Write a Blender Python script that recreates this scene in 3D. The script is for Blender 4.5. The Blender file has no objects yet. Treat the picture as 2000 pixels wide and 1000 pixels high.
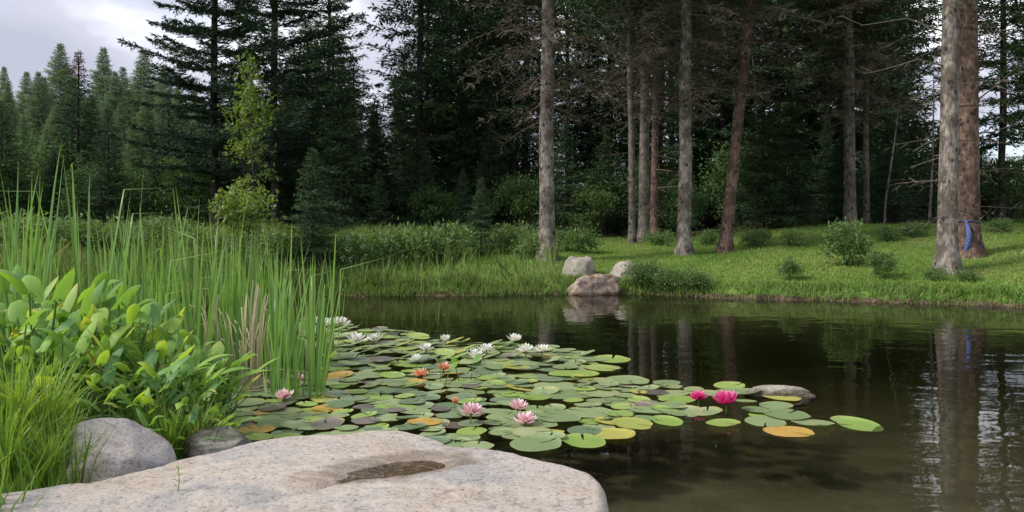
import bpy, math, random
import numpy as np
from mathutils import Vector

# ------------------------------------------------------------------ camera, sky, sun, exposure
scn = bpy.context.scene
H = 1.15          # eye height above the water (water is z = 0)
FPX = 1600.0      # focal length in photograph pixels (2000 wide)
HOR = 440.0       # row of the horizon in the photograph

cam_d = bpy.data.cameras.new('camera')
cam = bpy.data.objects.new('camera', cam_d)
scn.collection.objects.link(cam)
cam.location = (0, 0, H)
cam.rotation_euler = (math.radians(90), 0, 0)
cam_d.sensor_width = 36.0
cam_d.lens = FPX / 2000 * 36.0
cam_d.shift_y = -(500 - HOR) / 2000
cam_d.clip_start = 0.05
cam_d.clip_end = 3000
scn.camera = cam

SUN_EL, SUN_AZ = math.radians(42), math.radians(-108)   # azimuth from +Y, negative = left
world = bpy.data.worlds.new('World')
scn.world = world
world.use_nodes = True
wn, wl = world.node_tree.nodes, world.node_tree.links
wn.clear()
w_out = wn.new('ShaderNodeOutputWorld')
w_bg = wn.new('ShaderNodeBackground')
w_sky = wn.new('ShaderNodeTexSky')
w_sky.sky_type = 'NISHITA'
w_sky.sun_disc = False
w_sky.sun_elevation = SUN_EL
w_sky.sun_rotation = SUN_AZ
w_sky.air_density = 1.0
w_sky.dust_density = 0.4
w_tc = wn.new('ShaderNodeTexCoord')
w_map = wn.new('ShaderNodeMapping')
w_map.inputs['Scale'].default_value = (1.0, 1.0, 2.0)
w_map.inputs['Location'].default_value = (3.25, 8.10, 0.37)
wl.new(w_tc.outputs['Generated'], w_map.inputs['Vector'])
w_n1 = wn.new('ShaderNodeTexNoise')
w_n1.inputs['Scale'].default_value = 2.1
w_n1.inputs['Detail'].default_value = 7
w_n1.inputs['Roughness'].default_value = 0.52
w_n1.inputs['Distortion'].default_value = 0.25
wl.new(w_map.outputs[0], w_n1.inputs['Vector'])
w_cov = wn.new('ShaderNodeValToRGB')
w_cov.color_ramp.elements[0].position = 0.30
w_cov.color_ramp.elements[1].position = 0.44
wl.new(w_n1.outputs['Fac'], w_cov.inputs['Fac'])
w_n2 = wn.new('ShaderNodeTexNoise')
w_n2.inputs['Scale'].default_value = 3.4
w_n2.inputs['Detail'].default_value = 5
w_n2.inputs['Roughness'].default_value = 0.5
wl.new(w_map.outputs[0], w_n2.inputs['Vector'])
w_col = wn.new('ShaderNodeValToRGB')
for _ in range(2):
    w_col.color_ramp.elements.new(0.5)
for e_, (p_, c_) in zip(w_col.color_ramp.elements, [(0.36, (2.55, 2.68, 3.25)), (0.51, (3.2, 3.32, 3.9)), (0.57, (4.4, 4.5, 5.0)), (0.68, (8.6, 8.8, 9.2))]):
    e_.position = p_
    e_.color = (*c_, 1)
wl.new(w_n2.outputs['Fac'], w_col.inputs['Fac'])
w_mix = wn.new('ShaderNodeMix')
w_mix.data_type = 'RGBA'
wl.new(w_cov.outputs['Color'], w_mix.inputs['Factor'])
wl.new(w_sky.outputs['Color'], w_mix.inputs['A'])
wl.new(w_col.outputs['Color'], w_mix.inputs['B'])
wl.new(w_mix.outputs['Result'], w_bg.inputs['Color'])
w_bg.inputs['Strength'].default_value = 0.11
wl.new(w_bg.outputs[0], w_out.inputs['Surface'])

sun_d = bpy.data.lights.new('sun', 'SUN')
sun_d.energy = 2.0
sun_d.angle = math.radians(11)
sun_d.color = (1.0, 0.965, 0.90)
sun = bpy.data.objects.new('sun', sun_d)
scn.collection.objects.link(sun)
sdir = Vector((math.sin(SUN_AZ) * math.cos(SUN_EL), math.cos(SUN_AZ) * math.cos(SUN_EL), math.sin(SUN_EL)))
sun.rotation_euler = sdir.to_track_quat('Z', 'Y').to_euler()
sun.location = (-8, 6, 14)

scn.view_settings.view_transform = 'Standard'
scn.view_settings.look = 'None'
scn.view_settings.gamma = 1.0
scn.view_settings.use_curve_mapping = False
scn.view_settings.exposure = 1.02
scn.cycles.max_bounces = 6
scn.cycles.diffuse_bounces = 3
scn.cycles.glossy_bounces = 3
scn.cycles.transmission_bounces = 3
scn.cycles.transparent_max_bounces = 6
scn.cycles.caustics_reflective = False
scn.cycles.caustics_refractive = False
scn.cycles.sample_clamp_indirect = 4.0
try:
    scn.cycles.use_denoising = True
    scn.cycles.denoiser = 'OPENIMAGEDENOISE'
except Exception:
    pass

R = random.Random(7)
COL = scn.collection


# ------------------------------------------------------------------ helpers
def lerp(a, b, t):
    return a + (b - a) * t


def sstep(a, b, x):
    t = np.clip((np.asarray(x, float) - a) / (b - a), 0, 1)
    return t * t * (3 - 2 * t)


def vnoise(P, seed=0.0):
    P = np.asarray(P, float) + seed * 17.13
    i = np.floor(P)
    f = P - i
    u = f * f * (3 - 2 * f)

    def h(o):
        q = i + o
        s = np.sin(q[:, 0] * 127.1 + q[:, 1] * 311.7 + q[:, 2] * 74.7) * 43758.5453
        return s - np.floor(s)
    r = 0
    for dx in (0, 1):
        for dy in (0, 1):
            for dz in (0, 1):
                w = (u[:, 0] if dx else 1 - u[:, 0]) * (u[:, 1] if dy else 1 - u[:, 1]) * (u[:, 2] if dz else 1 - u[:, 2])
                r = r + w * h(np.array((dx, dy, dz), float))
    return r


def fbm(P, octv=4, seed=0.0, gain=0.5):
    P = np.asarray(P, float)
    a, s, t = 1.0, 0.0, 0.0
    for k in range(octv):
        s = s + a * (vnoise(P * 2 ** k, seed + k) - 0.5)
        t += a
        a *= gain
    return s / t * 2


def norm(v):
    return v / np.maximum(np.linalg.norm(v, axis=-1, keepdims=True), 1e-9)


class MB:
    """collects vertex blocks and faces, then makes one mesh"""

    def __init__(self):
        self.v, self.f, self.m, self.a, self.n = [], [], [], [], 0

    def add(self, V, F, mat=0, var=0.5):
        V = np.asarray(V, float).reshape(-1, 3)
        F = np.asarray(F, int)
        self.v.append(V)
        self.f.append(F + self.n)
        self.m.append(np.full(len(F), mat))
        self.a.append(np.broadcast_to(np.asarray(var, float), (len(V),)))
        self.n += len(V)

    def mesh(self, name, mats, smooth=True):
        V = np.concatenate(self.v)
        me = bpy.data.meshes.new(name)
        me.vertices.add(len(V))
        me.vertices.foreach_set('co', V.astype(np.float32).ravel())
        tot = np.concatenate([np.full(len(f), f.shape[1]) for f in self.f])
        idx = np.concatenate([f.ravel() for f in self.f])
        st = np.concatenate([[0], np.cumsum(tot)[:-1]])
        me.loops.add(len(idx))
        me.loops.foreach_set('vertex_index', idx.astype(np.int32))
        me.polygons.add(len(tot))
        me.polygons.foreach_set('loop_start', st.astype(np.int32))
        me.polygons.foreach_set('loop_total', tot.astype(np.int32))
        me.polygons.foreach_set('material_index', np.concatenate(self.m).astype(np.int32))
        me.polygons.foreach_set('use_smooth', np.full(len(tot), smooth))
        at = me.attributes.new('var', 'FLOAT', 'POINT')
        at.data.foreach_set('value', np.concatenate(self.a).astype(np.float32))
        me.update(calc_edges=True)
        for m in mats:
            me.materials.append(m)
        return me


def ob(name, me, parent=None, loc=(0, 0, 0), rot=(0, 0, 0), sc=1.0):
    o = bpy.data.objects.new(name, me)
    COL.objects.link(o)
    o.location = loc
    o.rotation_euler = rot
    o.scale = (sc, sc, sc) if not hasattr(sc, '__len__') else sc
    if parent is not None:
        o.parent = parent
    return o


def tag(o, label, cat=None, group=None, kind=None):
    o['label'] = label
    if cat:
        o['category'] = cat
    if group:
        o['group'] = group
    if kind:
        o['kind'] = kind
    return o


UNITS = ['first', 'second', 'third', 'fourth', 'fifth', 'sixth', 'seventh', 'eighth', 'ninth']
ORD = UNITS + ['tenth', 'eleventh', 'twelfth', 'thirteenth', 'fourteenth', 'fifteenth', 'sixteenth', 'seventeenth', 'eighteenth', 'nineteenth']
for w_, x_ in (('twenty', 'twentieth'), ('thirty', 'thirtieth'), ('forty', 'fortieth'), ('fifty', 'fiftieth'), ('sixty', 'sixtieth'), ('seventy', 'seventieth'), ('eighty', 'eightieth'), ('ninety', 'ninetieth')):
    ORD += [x_] + [w_ + '-' + u_ for u_ in UNITS]



def px_of(x, y):
    return 1000 + FPX * x / y


def tube(mb, P, r, seg=8, mat=0, var=0.5, cap=True):
    """tapered tube along points P with radii r"""
    P = np.asarray(P, float)
    r = np.broadcast_to(np.asarray(r, float), (len(P),))
    T = norm(np.gradient(P, axis=0))
    ref = np.array((0.0, 1.0, 0.0)) if abs(T[:, 1]).mean() < 0.8 else np.array((1.0, 0, 0))
    A = norm(np.cross(T, ref))
    B = np.cross(T, A)
    th = np.linspace(0, 2 * math.pi, seg, endpoint=False)
    V = P[:, None, :] + r[:, None, None] * (np.cos(th)[None, :, None] * A[:, None, :] + np.sin(th)[None, :, None] * B[:, None, :])
    n = len(P)
    i, j = np.meshgrid(np.arange(n - 1), np.arange(seg), indexing='ij')
    a = i * seg + j
    b = i * seg + (j + 1) % seg
    F = np.stack([a, b, b + seg, a + seg], -1).reshape(-1, 4)
    mb.add(V, F, mat, var)


def ribbon(mb, P, w, side, mat=0, var=0.5, fold=0.0):
    """flat tapered ribbon; with fold > 0 a V-section of two strips"""
    P = np.asarray(P, float)
    n = len(P)
    w = np.broadcast_to(np.asarray(w, float), (n,))
    S = np.broadcast_to(np.asarray(side, float), (n, 3))
    T = norm(np.gradient(P, axis=0))
    N = norm(np.cross(S, T))
    if fold:
        V = np.stack([P - S * w[:, None] + N * (fold * w)[:, None], P, P + S * w[:, None] + N * (fold * w)[:, None]], 1)
        k = np.arange(n - 1) * 3
        F = np.concatenate([np.stack([k, k + 1, k + 4, k + 3], -1), np.stack([k + 1, k + 2, k + 5, k + 4], -1)])
    else:
        V = np.stack([P - S * w[:, None], P + S * w[:, None]], 1)
        k = np.arange(n - 1) * 2
        F = np.stack([k, k + 1, k + 3, k + 2], -1)
    mb.add(V, F, mat, var)


def kites(mb, pos, d, nrm, L, W, mat=0, var=0.5, bend=0.0, wide=0.45):
    """N leaf-shaped quads: base, side, tip, side"""
    pos = np.asarray(pos, float)
    N = len(pos)
    d = norm(np.asarray(d, float))
    s = norm(np.cross(d, nrm))
    n = np.cross(s, d)
    L = np.broadcast_to(L, (N,))[:, None]
    W = np.broadcast_to(W, (N,))[:, None]
    V = np.stack([pos, pos + d * L * wide + s * W * .5 + n * L * bend, pos + d * L, pos + d * L * wide - s * W * .5 + n * L * bend], 1)
    F = np.arange(4 * N).reshape(N, 4)
    mb.add(V.reshape(-1, 3), F, mat, np.repeat(np.broadcast_to(var, (N,)), 4))


def rdir(rs, n):
    return norm(rs.normal(size=(n, 3)))


# ------------------------------------------------------------------ materials
def new_mat(name):
    m = bpy.data.materials.new(name)
    m.use_nodes = True
    nt = m.node_tree
    nt.nodes.clear()
    out = nt.nodes.new('ShaderNodeOutputMaterial')
    return m, nt, out


def ramp(nt, fac, stops):
    r = nt.nodes.new('ShaderNodeValToRGB')
    el = r.color_ramp.elements
    while len(el) < len(stops):
        el.new(0.5)
    for e, (p, c) in zip(el, stops):
        e.position = p
        e.color = (*c, 1)
    nt.links.new(fac, r.inputs['Fac'])
    return r.outputs['Color']


def noise(nt, scale, detail=3, rough=0.5, vec=None, dist=0.0):
    n = nt.nodes.new('ShaderNodeTexNoise')
    n.inputs['Scale'].default_value = scale
    n.inputs['Detail'].default_value = detail
    n.inputs['Roughness'].default_value = rough
    n.inputs['Distortion'].default_value = dist
    if vec is not None:
        nt.links.new(vec, n.inputs['Vector'])
    return n.outputs['Fac']


def coord(nt, kind='Object', scale=None):
    t = nt.nodes.new('ShaderNodeTexCoord')
    v = t.outputs[kind]
    if scale:
        m = nt.nodes.new('ShaderNodeMapping')
        m.inputs['Scale'].default_value = scale
        nt.links.new(v, m.inputs['Vector'])
        v = m.outputs[0]
    return v


def mathn(nt, op, a, b=None, clamp=False):
    m = nt.nodes.new('ShaderNodeMath')
    m.operation = op
    m.use_clamp = clamp
    for k, x in enumerate((a, b)):
        if x is None:
            continue
        if isinstance(x, (int, float)):
            m.inputs[k].default_value = x
        else:
            nt.links.new(x, m.inputs[k])
    return m.outputs[0]


def mixc(nt, fac, a, b, mode='MIX'):
    m = nt.nodes.new('ShaderNodeMix')
    m.data_type = 'RGBA'
    m.blend_type = mode
    for key, x in (('Factor', fac), ('A', a), ('B', b)):
        if isinstance(x, (int, float)):
            m.inputs[key].default_value = x
        elif isinstance(x, tuple):
            m.inputs[key].default_value = (*x, 1)
        else:
            nt.links.new(x, m.inputs[key])
    return m.outputs['Result']


def principled(nt, out, col, rough=0.6, bump=None, bstr=0.3, bdist=0.02, spec=0.5):
    p = nt.nodes.new('ShaderNodeBsdfPrincipled')
    if isinstance(col, tuple):
        p.inputs['Base Color'].default_value = (*col, 1)
    else:
        nt.links.new(col, p.inputs['Base Color'])
    if isinstance(rough, (int, float)):
        p.inputs['Roughness'].default_value = rough
    else:
        nt.links.new(rough, p.inputs['Roughness'])
    p.inputs['Specular IOR Level'].default_value = spec
    if bump is not None:
        b = nt.nodes.new('ShaderNodeBump')
        b.inputs['Strength'].default_value = bstr
        b.inputs['Distance'].default_value = bdist
        nt.links.new(bump, b.inputs['Height'])
        nt.links.new(b.outputs[0], p.inputs['Normal'])
    if out is not None:
        nt.links.new(p.outputs[0], out.inputs['Surface'])
    return p


def leaf_mat(name, stops, trans=0.3, rough=0.5, objvar=0.25, spec=0.4, tint=(1.25, 1.2, 0.45), patch=None, grain=18.0):
    """leaf: colour from the 'var' attribute, shifted per object; part of the light passes through"""
    m, nt, out = new_mat(name)
    at = nt.nodes.new('ShaderNodeAttribute')
    at.attribute_name = 'var'
    oi = nt.nodes.new('ShaderNodeObjectInfo')
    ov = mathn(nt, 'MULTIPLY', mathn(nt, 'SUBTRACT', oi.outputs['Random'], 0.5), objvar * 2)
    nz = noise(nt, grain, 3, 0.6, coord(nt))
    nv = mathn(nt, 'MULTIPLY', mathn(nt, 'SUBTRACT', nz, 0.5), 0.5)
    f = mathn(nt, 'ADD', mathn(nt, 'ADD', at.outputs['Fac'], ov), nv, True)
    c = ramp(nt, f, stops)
    if patch:
        pn = noise(nt, patch[0], 3, 0.6, coord(nt))
        pf = ramp(nt, pn, [(patch[1], (0, 0, 0)), (patch[1] + 0.08, (1, 1, 1))])
        c = mixc(nt, pf, c, patch[2])
    p = principled(nt, None, c, rough, spec=spec)
    if trans <= 0:
        nt.links.new(p.outputs[0], out.inputs['Surface'])
        return m
    t = nt.nodes.new('ShaderNodeBsdfTranslucent')
    tc = mixc(nt, 1.0, c, tint, 'MULTIPLY')
    nt.links.new(tc, t.inputs['Color'])
    mx = nt.nodes.new('ShaderNodeMixShader')
    mx.inputs[0].default_value = trans
    nt.links.new(p.outputs[0], mx.inputs[1])
    nt.links.new(t.outputs[0], mx.inputs[2])
    nt.links.new(mx.outputs[0], out.inputs['Surface'])
    return m


def rock_mat(name, c1, c2, c3, speck=0.5, scale=1.0, lichen=None, stain=False):
    m, nt, out = new_mat(name)
    v = coord(nt)
    big = noise(nt, 3.2 * scale, 4, 0.55, v, 0.4)
    c = ramp(nt, big, [(0.38, c1), (0.5, c2), (0.62, c3)])
    fine = noise(nt, 55 * scale, 3, 0.7, v)
    dk = ramp(nt, fine, [(0.33, (0.35, 0.33, 0.33)), (0.47, (1, 1, 1)), (0.64, (1.0, 1.0, 1.0)), (0.74, (1.25, 1.22, 1.2))])
    c = mixc(nt, speck, c, dk, 'MULTIPLY')
    mid = noise(nt, 16 * scale, 4, 0.65, v, 0.6)
    sp = ramp(nt, mid, [(0.30, (0.36, 0.34, 0.34)), (0.43, (1, 1, 1))])
    c = mixc(nt, 0.55, c, sp, 'MULTIPLY')
    if lichen:
        ln = noise(nt, 7 * scale, 5, 0.7, v, 0.8)
        lf = ramp(nt, ln, [(lichen[0], (0, 0, 0)), (lichen[0] + 0.1, (1, 1, 1))])
        c = mixc(nt, lf, c, lichen[1])
    # damp band just above the waterline
    gp = nt.nodes.new('ShaderNodeNewGeometry')
    gs = nt.nodes.new('ShaderNodeSeparateXYZ')
    nt.links.new(gp.outputs['Position'], gs.inputs[0])
    wz = mathn(nt, 'ADD', gs.outputs['Z'], mathn(nt, 'MULTIPLY', mathn(nt, 'SUBTRACT', mid, 0.5), 0.06))
    damp = ramp(nt, mathn(nt, 'ADD', wz, 0.5), [(0.525, (0.42, 0.40, 0.36)), (0.555, (1, 1, 1))])
    c = mixc(nt, 1.0, c, damp, 'MULTIPLY')
    rg = 0.85
    if stain:   # rust-brown damp stain round the puddle, pale veins, grey lichen crust
        vm = nt.nodes.new('ShaderNodeMapping')
        vm.vector_type = 'TEXTURE'
        vm.inputs['Location'].default_value = (-0.455, 3.20, 0.18)
        vm.inputs['Rotation'].default_value = (0, 0, 0.42)
        vm.inputs['Scale'].default_value = (0.40, 0.20, 1.0)
        nt.links.new(v, vm.inputs['Vector'])
        ln_ = nt.nodes.new('ShaderNodeVectorMath')
        ln_.operation = 'LENGTH'
        nt.links.new(vm.outputs[0], ln_.inputs[0])
        ds = mathn(nt, 'ADD', ln_.outputs['Value'], mathn(nt, 'MULTIPLY', mathn(nt, 'SUBTRACT', noise(nt, 9, 4, 0.6, v), 0.5), 0.9))
        wet = ramp(nt, ds, [(0.70, (1, 1, 1)), (1.15, (0, 0, 0))])
        c = mixc(nt, mathn(nt, 'MULTIPLY', wet, 0.62), c, (0.16, 0.115, 0.075))
        vn = noise(nt, 2.3, 2, 0.4, coord(nt, 'Object', (0.6, 1.6, 1)), 1.2)
        ve = ramp(nt, vn, [(0.478, (0, 0, 0)), (0.5, (1, 1, 1)), (0.522, (0, 0, 0))])
        c = mixc(nt, mathn(nt, 'MULTIPLY', ve, 0.35), c, (0.55, 0.46, 0.40))
        cn = noise(nt, 4.5, 6, 0.75, v, 0.5)
        c = mixc(nt, ramp(nt, cn, [(0.60, (0, 0, 0)), (0.70, (0.6, 0.6, 0.6))]), c, (0.13, 0.135, 0.14))
        rg = mixc(nt, wet, (0.85, 0.85, 0.85), (0.35, 0.35, 0.35))
    h = mathn(nt, 'ADD', mathn(nt, 'MULTIPLY', mid, 0.6), mathn(nt, 'MULTIPLY', fine, 0.35))
    principled(nt, out, c, rg, h, 0.9, 0.016, 0.25)
    return m


def bark_mat(name, base, pale, dark, spot=(0.03, 0.025, 0.02)):
    m, nt, out = new_mat(name)
    v = coord(nt, 'Object', (1, 1, 0.35))
    n1 = noise(nt, 26, 4, 0.65, v, 0.5)
    c = ramp(nt, n1, [(0.32, dark), (0.48, base), (0.64, pale)])
    n3 = noise(nt, 5, 3, 0.5, coord(nt))
    c = mixc(nt, ramp(nt, n3, [(0.40, (0, 0, 0)), (0.58, (0.85, 0.85, 0.85))]), c, dark)
    vo = nt.nodes.new('ShaderNodeTexVoronoi')
    vo.inputs['Scale'].default_value = 7.5
    nt.links.new(coord(nt, 'Object', (1, 1, 0.8)), vo.inputs['Vector'])
    vs = ramp(nt, vo.outputs['Distance'], [(0.18, (1, 1, 1)), (0.30, (0, 0, 0))])
    c = mixc(nt, mathn(nt, 'MULTIPLY', vs, 0.85), c, spot)
    h = mathn(nt, 'SUBTRACT', n1, mathn(nt, 'MULTIPLY', vs, 0.5))
    principled(nt, out, c, 0.9, h, 0.8, 0.02, 0.15)
    return m


M = {}
# ---- ground
m, nt, out = new_mat('ground')
geo = nt.nodes.new('ShaderNodeNewGeometry')
sep = nt.nodes.new('ShaderNodeSeparateXYZ')
nt.links.new(geo.outputs['Position'], sep.inputs[0])
wp = geo.outputs['Position']
g1 = noise(nt, 0.7, 4, 0.6, wp)
g2 = noise(nt, 9, 4, 0.65, wp)
lawn = ramp(nt, g1, [(0.3, (0.08, 0.155, 0.028)), (0.5, (0.13, 0.21, 0.04)), (0.7, (0.19, 0.23, 0.06))])
lawn = mixc(nt, ramp(nt, g2, [(0.35, (0.8, 0.8, 0.8)), (0.6, (0, 0, 0))]), lawn, (0.035, 0.055, 0.015))
soil = ramp(nt, g2, [(0.35, (0.030, 0.020, 0.013)), (0.55, (0.10, 0.070, 0.045)), (0.75, (0.22, 0.16, 0.11))])
litter = ramp(nt, g2, [(0.35, (0.020, 0.016, 0.010)), (0.7, (0.06, 0.045, 0.028))])
mudn = noise(nt, 2.2, 5, 0.6, wp, 0.5)
mud = ramp(nt, mudn, [(0.3, (0.20, 0.175, 0.13)), (0.5, (0.25, 0.225, 0.17)), (0.7, (0.31, 0.28, 0.21))])
hz = mathn(nt, 'ADD', sep.outputs['Z'], mathn(nt, 'MULTIPLY', mathn(nt, 'SUBTRACT', noise(nt, 3.0, 3, 0.6, wp), 0.5), 0.10))
c = mixc(nt, ramp(nt, hz, [(0.045, (0, 0, 0)), (0.085, (1, 1, 1))]), soil, lawn)
c = mixc(nt, ramp(nt, mathn(nt, 'ADD', sep.outputs['Z'], 0.5), [(0.488, (0, 0, 0)), (0.503, (1, 1, 1))]), mud, c)
fy = mathn(nt, 'ADD', mathn(nt, 'MULTIPLY', sep.outputs['Y'], 0.01), mathn(nt, 'MULTIPLY', mathn(nt, 'SUBTRACT', g1, 0.5), 0.05))
c = mixc(nt, ramp(nt, fy, [(0.205, (0, 0, 0)), (0.225, (1, 1, 1))]), c, litter)
principled(nt, out, c, 0.95, g2, 0.6, 0.05, 0.1)
M['ground'] = m

# ---- water
m, nt, out = new_mat('pond_water')
wpos = coord(nt, 'Object', (1.0, 1.8, 1.0))
r1 = noise(nt, 1.6, 2, 0.45, wpos, 0.2)
r2 = noise(nt, 7.0, 2, 0.5, wpos)
calm = noise(nt, 0.35, 2, 0.5, coord(nt))
hh = mathn(nt, 'ADD', r1, mathn(nt, 'MULTIPLY', r2, mathn(nt, 'MULTIPLY', calm, 0.10)))
bp = nt.nodes.new('ShaderNodeBump')
bp.inputs['Strength'].default_value = 0.6
bp.inputs['Distance'].default_value = 0.010
nt.links.new(hh, bp.inputs['Height'])
fr = nt.nodes.new('ShaderNodeFresnel')
fr.inputs['IOR'].default_value = 1.333
nt.links.new(bp.outputs[0], fr.inputs['Normal'])
gl = nt.nodes.new('ShaderNodeBsdfGlossy')
gl.inputs['Roughness'].default_value = 0.015
nt.links.new(bp.outputs[0], gl.inputs['Normal'])
tr = nt.nodes.new('ShaderNodeBsdfTransparent')
tr.inputs['Color'].default_value = (0.92, 0.92, 0.88, 1)
mx = nt.nodes.new('ShaderNodeMixShader')
nt.links.new(fr.outputs[0], mx.inputs[0])
nt.links.new(tr.outputs[0], mx.inputs[1])
nt.links.new(gl.outputs[0], mx.inputs[2])
nt.links.new(mx.outputs[0], out.inputs['Surface'])
va_ = nt.nodes.new('ShaderNodeVolumeAbsorption')
va_.inputs['Color'].default_value = (0.65, 0.66, 0.52, 1)
va_.inputs['Density'].default_value = 1.65
nt.links.new(va_.outputs[0], out.inputs['Volume'])
M['water'] = m

# ---- rock
M['slab'] = rock_mat('pink_grey_granite', (0.38, 0.32, 0.265), (0.42, 0.37, 0.325), (0.325, 0.305, 0.29), 0.75, 1.0, None, True)
M['boulder'] = rock_mat('grey_granite', (0.42, 0.37, 0.33), (0.48, 0.43, 0.39), (0.36, 0.345, 0.35), 0.8, 1.3, (0.66, (0.11, 0.12, 0.06)))
M['wet_rock'] = rock_mat('damp_dark_granite', (0.10, 0.09, 0.085), (0.26, 0.235, 0.21), (0.36, 0.33, 0.30), 0.6, 1.4)
M['rust_rock'] = rock_mat('rusty_layered_granite', (0.20, 0.11, 0.065), (0.44, 0.36, 0.28), (0.25, 0.185, 0.155), 0.9, 1.7)
M['pale_rock'] = rock_mat('pale_weathered_granite', (0.30, 0.26, 0.205), (0.38, 0.345, 0.29), (0.20, 0.175, 0.15), 0.9, 1.6, (0.68, (0.16, 0.15, 0.09)))

# ---- bark
M['bark_pale'] = bark_mat('pale_spotted_bark', (0.235, 0.205, 0.175), (0.40, 0.36, 0.315), (0.095, 0.075, 0.06))
M['bark_red'] = bark_mat('reddish_spruce_bark', (0.17, 0.11, 0.085), (0.28, 0.20, 0.165), (0.075, 0.048, 0.038))
M['bark_grey'] = bark_mat('grey_brown_bark', (0.16, 0.14, 0.12), (0.25, 0.225, 0.20), (0.085, 0.072, 0.06))
M['bark_dark'] = bark_mat('dark_damp_bark', (0.055, 0.046, 0.04), (0.09, 0.078, 0.068), (0.03, 0.025, 0.022))

# ---- leaves
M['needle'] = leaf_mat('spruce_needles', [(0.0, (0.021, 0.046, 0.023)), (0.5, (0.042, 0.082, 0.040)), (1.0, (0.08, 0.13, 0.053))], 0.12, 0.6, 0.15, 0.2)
M['needle_blue'] = leaf_mat('pine_needles', [(0.0, (0.014, 0.034, 0.022)), (0.5, (0.026, 0.054, 0.036)), (1.0, (0.048, 0.082, 0.048))], 0.12, 0.6, 0.1, 0.2)
M['needle_larch_haze'] = leaf_mat('haze_tinted_larch_needles', [(0.0, (0.10, 0.165, 0.11)), (0.5, (0.15, 0.23, 0.145)), (1.0, (0.21, 0.29, 0.175))], 0.3, 0.6, 0.2, 0.2)  # paled and blued: distance haze painted into the needle colour
M['dead_twig'] = leaf_mat('dead_grey_brown_twigs', [(0.0, (0.055, 0.044, 0.032)), (0.5, (0.10, 0.082, 0.060)), (1.0, (0.17, 0.145, 0.115))], 0.0, 0.9, 0.12, 0.1)
M['rust_needle'] = leaf_mat('rusty_dead_needles', [(0.0, (0.07, 0.03, 0.02)), (1.0, (0.15, 0.07, 0.045))], 0.1, 0.8, 0.1, 0.1)
M['understory'] = leaf_mat('dark_understory_leaves', [(0.0, (0.035, 0.080, 0.032)), (0.5, (0.068, 0.135, 0.05)), (1.0, (0.12, 0.19, 0.065))], 0.35, 0.6, 0.35, 0.2)
M['shrub'] = leaf_mat('green_shrub_leaves', [(0.0, (0.075, 0.145, 0.05)), (0.5, (0.13, 0.22, 0.075)), (1.0, (0.20, 0.29, 0.11))], 0.4, 0.5, 0.15, 0.4)
M['sapling'] = leaf_mat('yellow_green_sapling_leaves', [(0.0, (0.10, 0.165, 0.035)), (0.5, (0.17, 0.245, 0.06)), (1.0, (0.26, 0.33, 0.09))], 0.4, 0.5, 0.15, 0.35)
M['lawn'] = leaf_mat('lawn_grass', [(0.0, (0.124, 0.238, 0.045)), (0.5, (0.216, 0.351, 0.076)), (0.85, (0.324, 0.416, 0.113)), (1.0, (0.389, 0.356, 0.162))], 0.4, 0.6, 0.0, 0.25, grain=0.6)
M['meadow'] = leaf_mat('rank_meadow_grass', [(0.0, (0.086, 0.167, 0.044)), (0.5, (0.167, 0.259, 0.069)), (0.85, (0.265, 0.322, 0.098)), (1.0, (0.356, 0.299, 0.161))], 0.3, 0.6, 0.0, 0.25, grain=0.8)
M['tussock'] = leaf_mat('bright_tussock_blades', [(0.0, (0.127, 0.247, 0.040)), (0.6, (0.218, 0.368, 0.063)), (0.9, (0.322, 0.437, 0.092)), (1.0, (0.460, 0.356, 0.149))], 0.45, 0.45, 0.1, 0.4)
M['cattail'] = leaf_mat('cattail_blades', [(0.0, (0.127, 0.253, 0.075)), (0.5, (0.190, 0.351, 0.103)), (1.0, (0.276, 0.437, 0.138))], 0.45, 0.42, 0.2, 0.5)
M['straw'] = leaf_mat('dry_cattail_straw', [(0.0, (0.34, 0.27, 0.17)), (0.5, (0.50, 0.42, 0.29)), (1.0, (0.62, 0.54, 0.40))], 0.15, 0.7, 0.1, 0.2)
M['broad'] = leaf_mat('broad_waterside_leaves', [(0.0, (0.161, 0.310, 0.115)), (0.35, (0.218, 0.391, 0.109)), (0.65, (0.287, 0.471, 0.103)), (0.9, (0.380, 0.540, 0.127)), (1.0, (0.506, 0.517, 0.149))], 0.45, 0.5, 0.5, 0.3, tint=(1.4, 1.3, 0.35), grain=14.0)
M['broad_yellow'] = leaf_mat('yellowed_leaf', [(0.0, (0.55, 0.30, 0.03)), (1.0, (0.75, 0.45, 0.05))], 0.4, 0.5, 0.1, 0.3, tint=(1.1, 1.0, 0.5))
M['stalk'] = leaf_mat('green_leaf_stalks', [(0.0, (0.075, 0.15, 0.03)), (1.0, (0.15, 0.24, 0.06))], 0.15, 0.45, 0.2, 0.4)
PADC = {
    'green': [(0.0, (0.165, 0.235, 0.10)), (0.5, (0.255, 0.33, 0.155)), (1.0, (0.36, 0.42, 0.21))],
    'deep': [(0.0, (0.11, 0.165, 0.09)), (0.5, (0.175, 0.24, 0.135)), (1.0, (0.25, 0.31, 0.185))],
    'light': [(0.0, (0.19, 0.30, 0.06)), (0.5, (0.28, 0.40, 0.10)), (1.0, (0.38, 0.47, 0.15))],
    'yellow': [(0.0, (0.27, 0.34, 0.10)), (0.45, (0.38, 0.40, 0.10)), (1.0, (0.54, 0.45, 0.11))],
    'orange': [(0.0, (0.42, 0.27, 0.08)), (0.5, (0.56, 0.34, 0.08)), (1.0, (0.58, 0.42, 0.18))],
    'brown': [(0.0, (0.09, 0.075, 0.06)), (0.5, (0.17, 0.145, 0.125)), (1.0, (0.24, 0.215, 0.20))],
}
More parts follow.
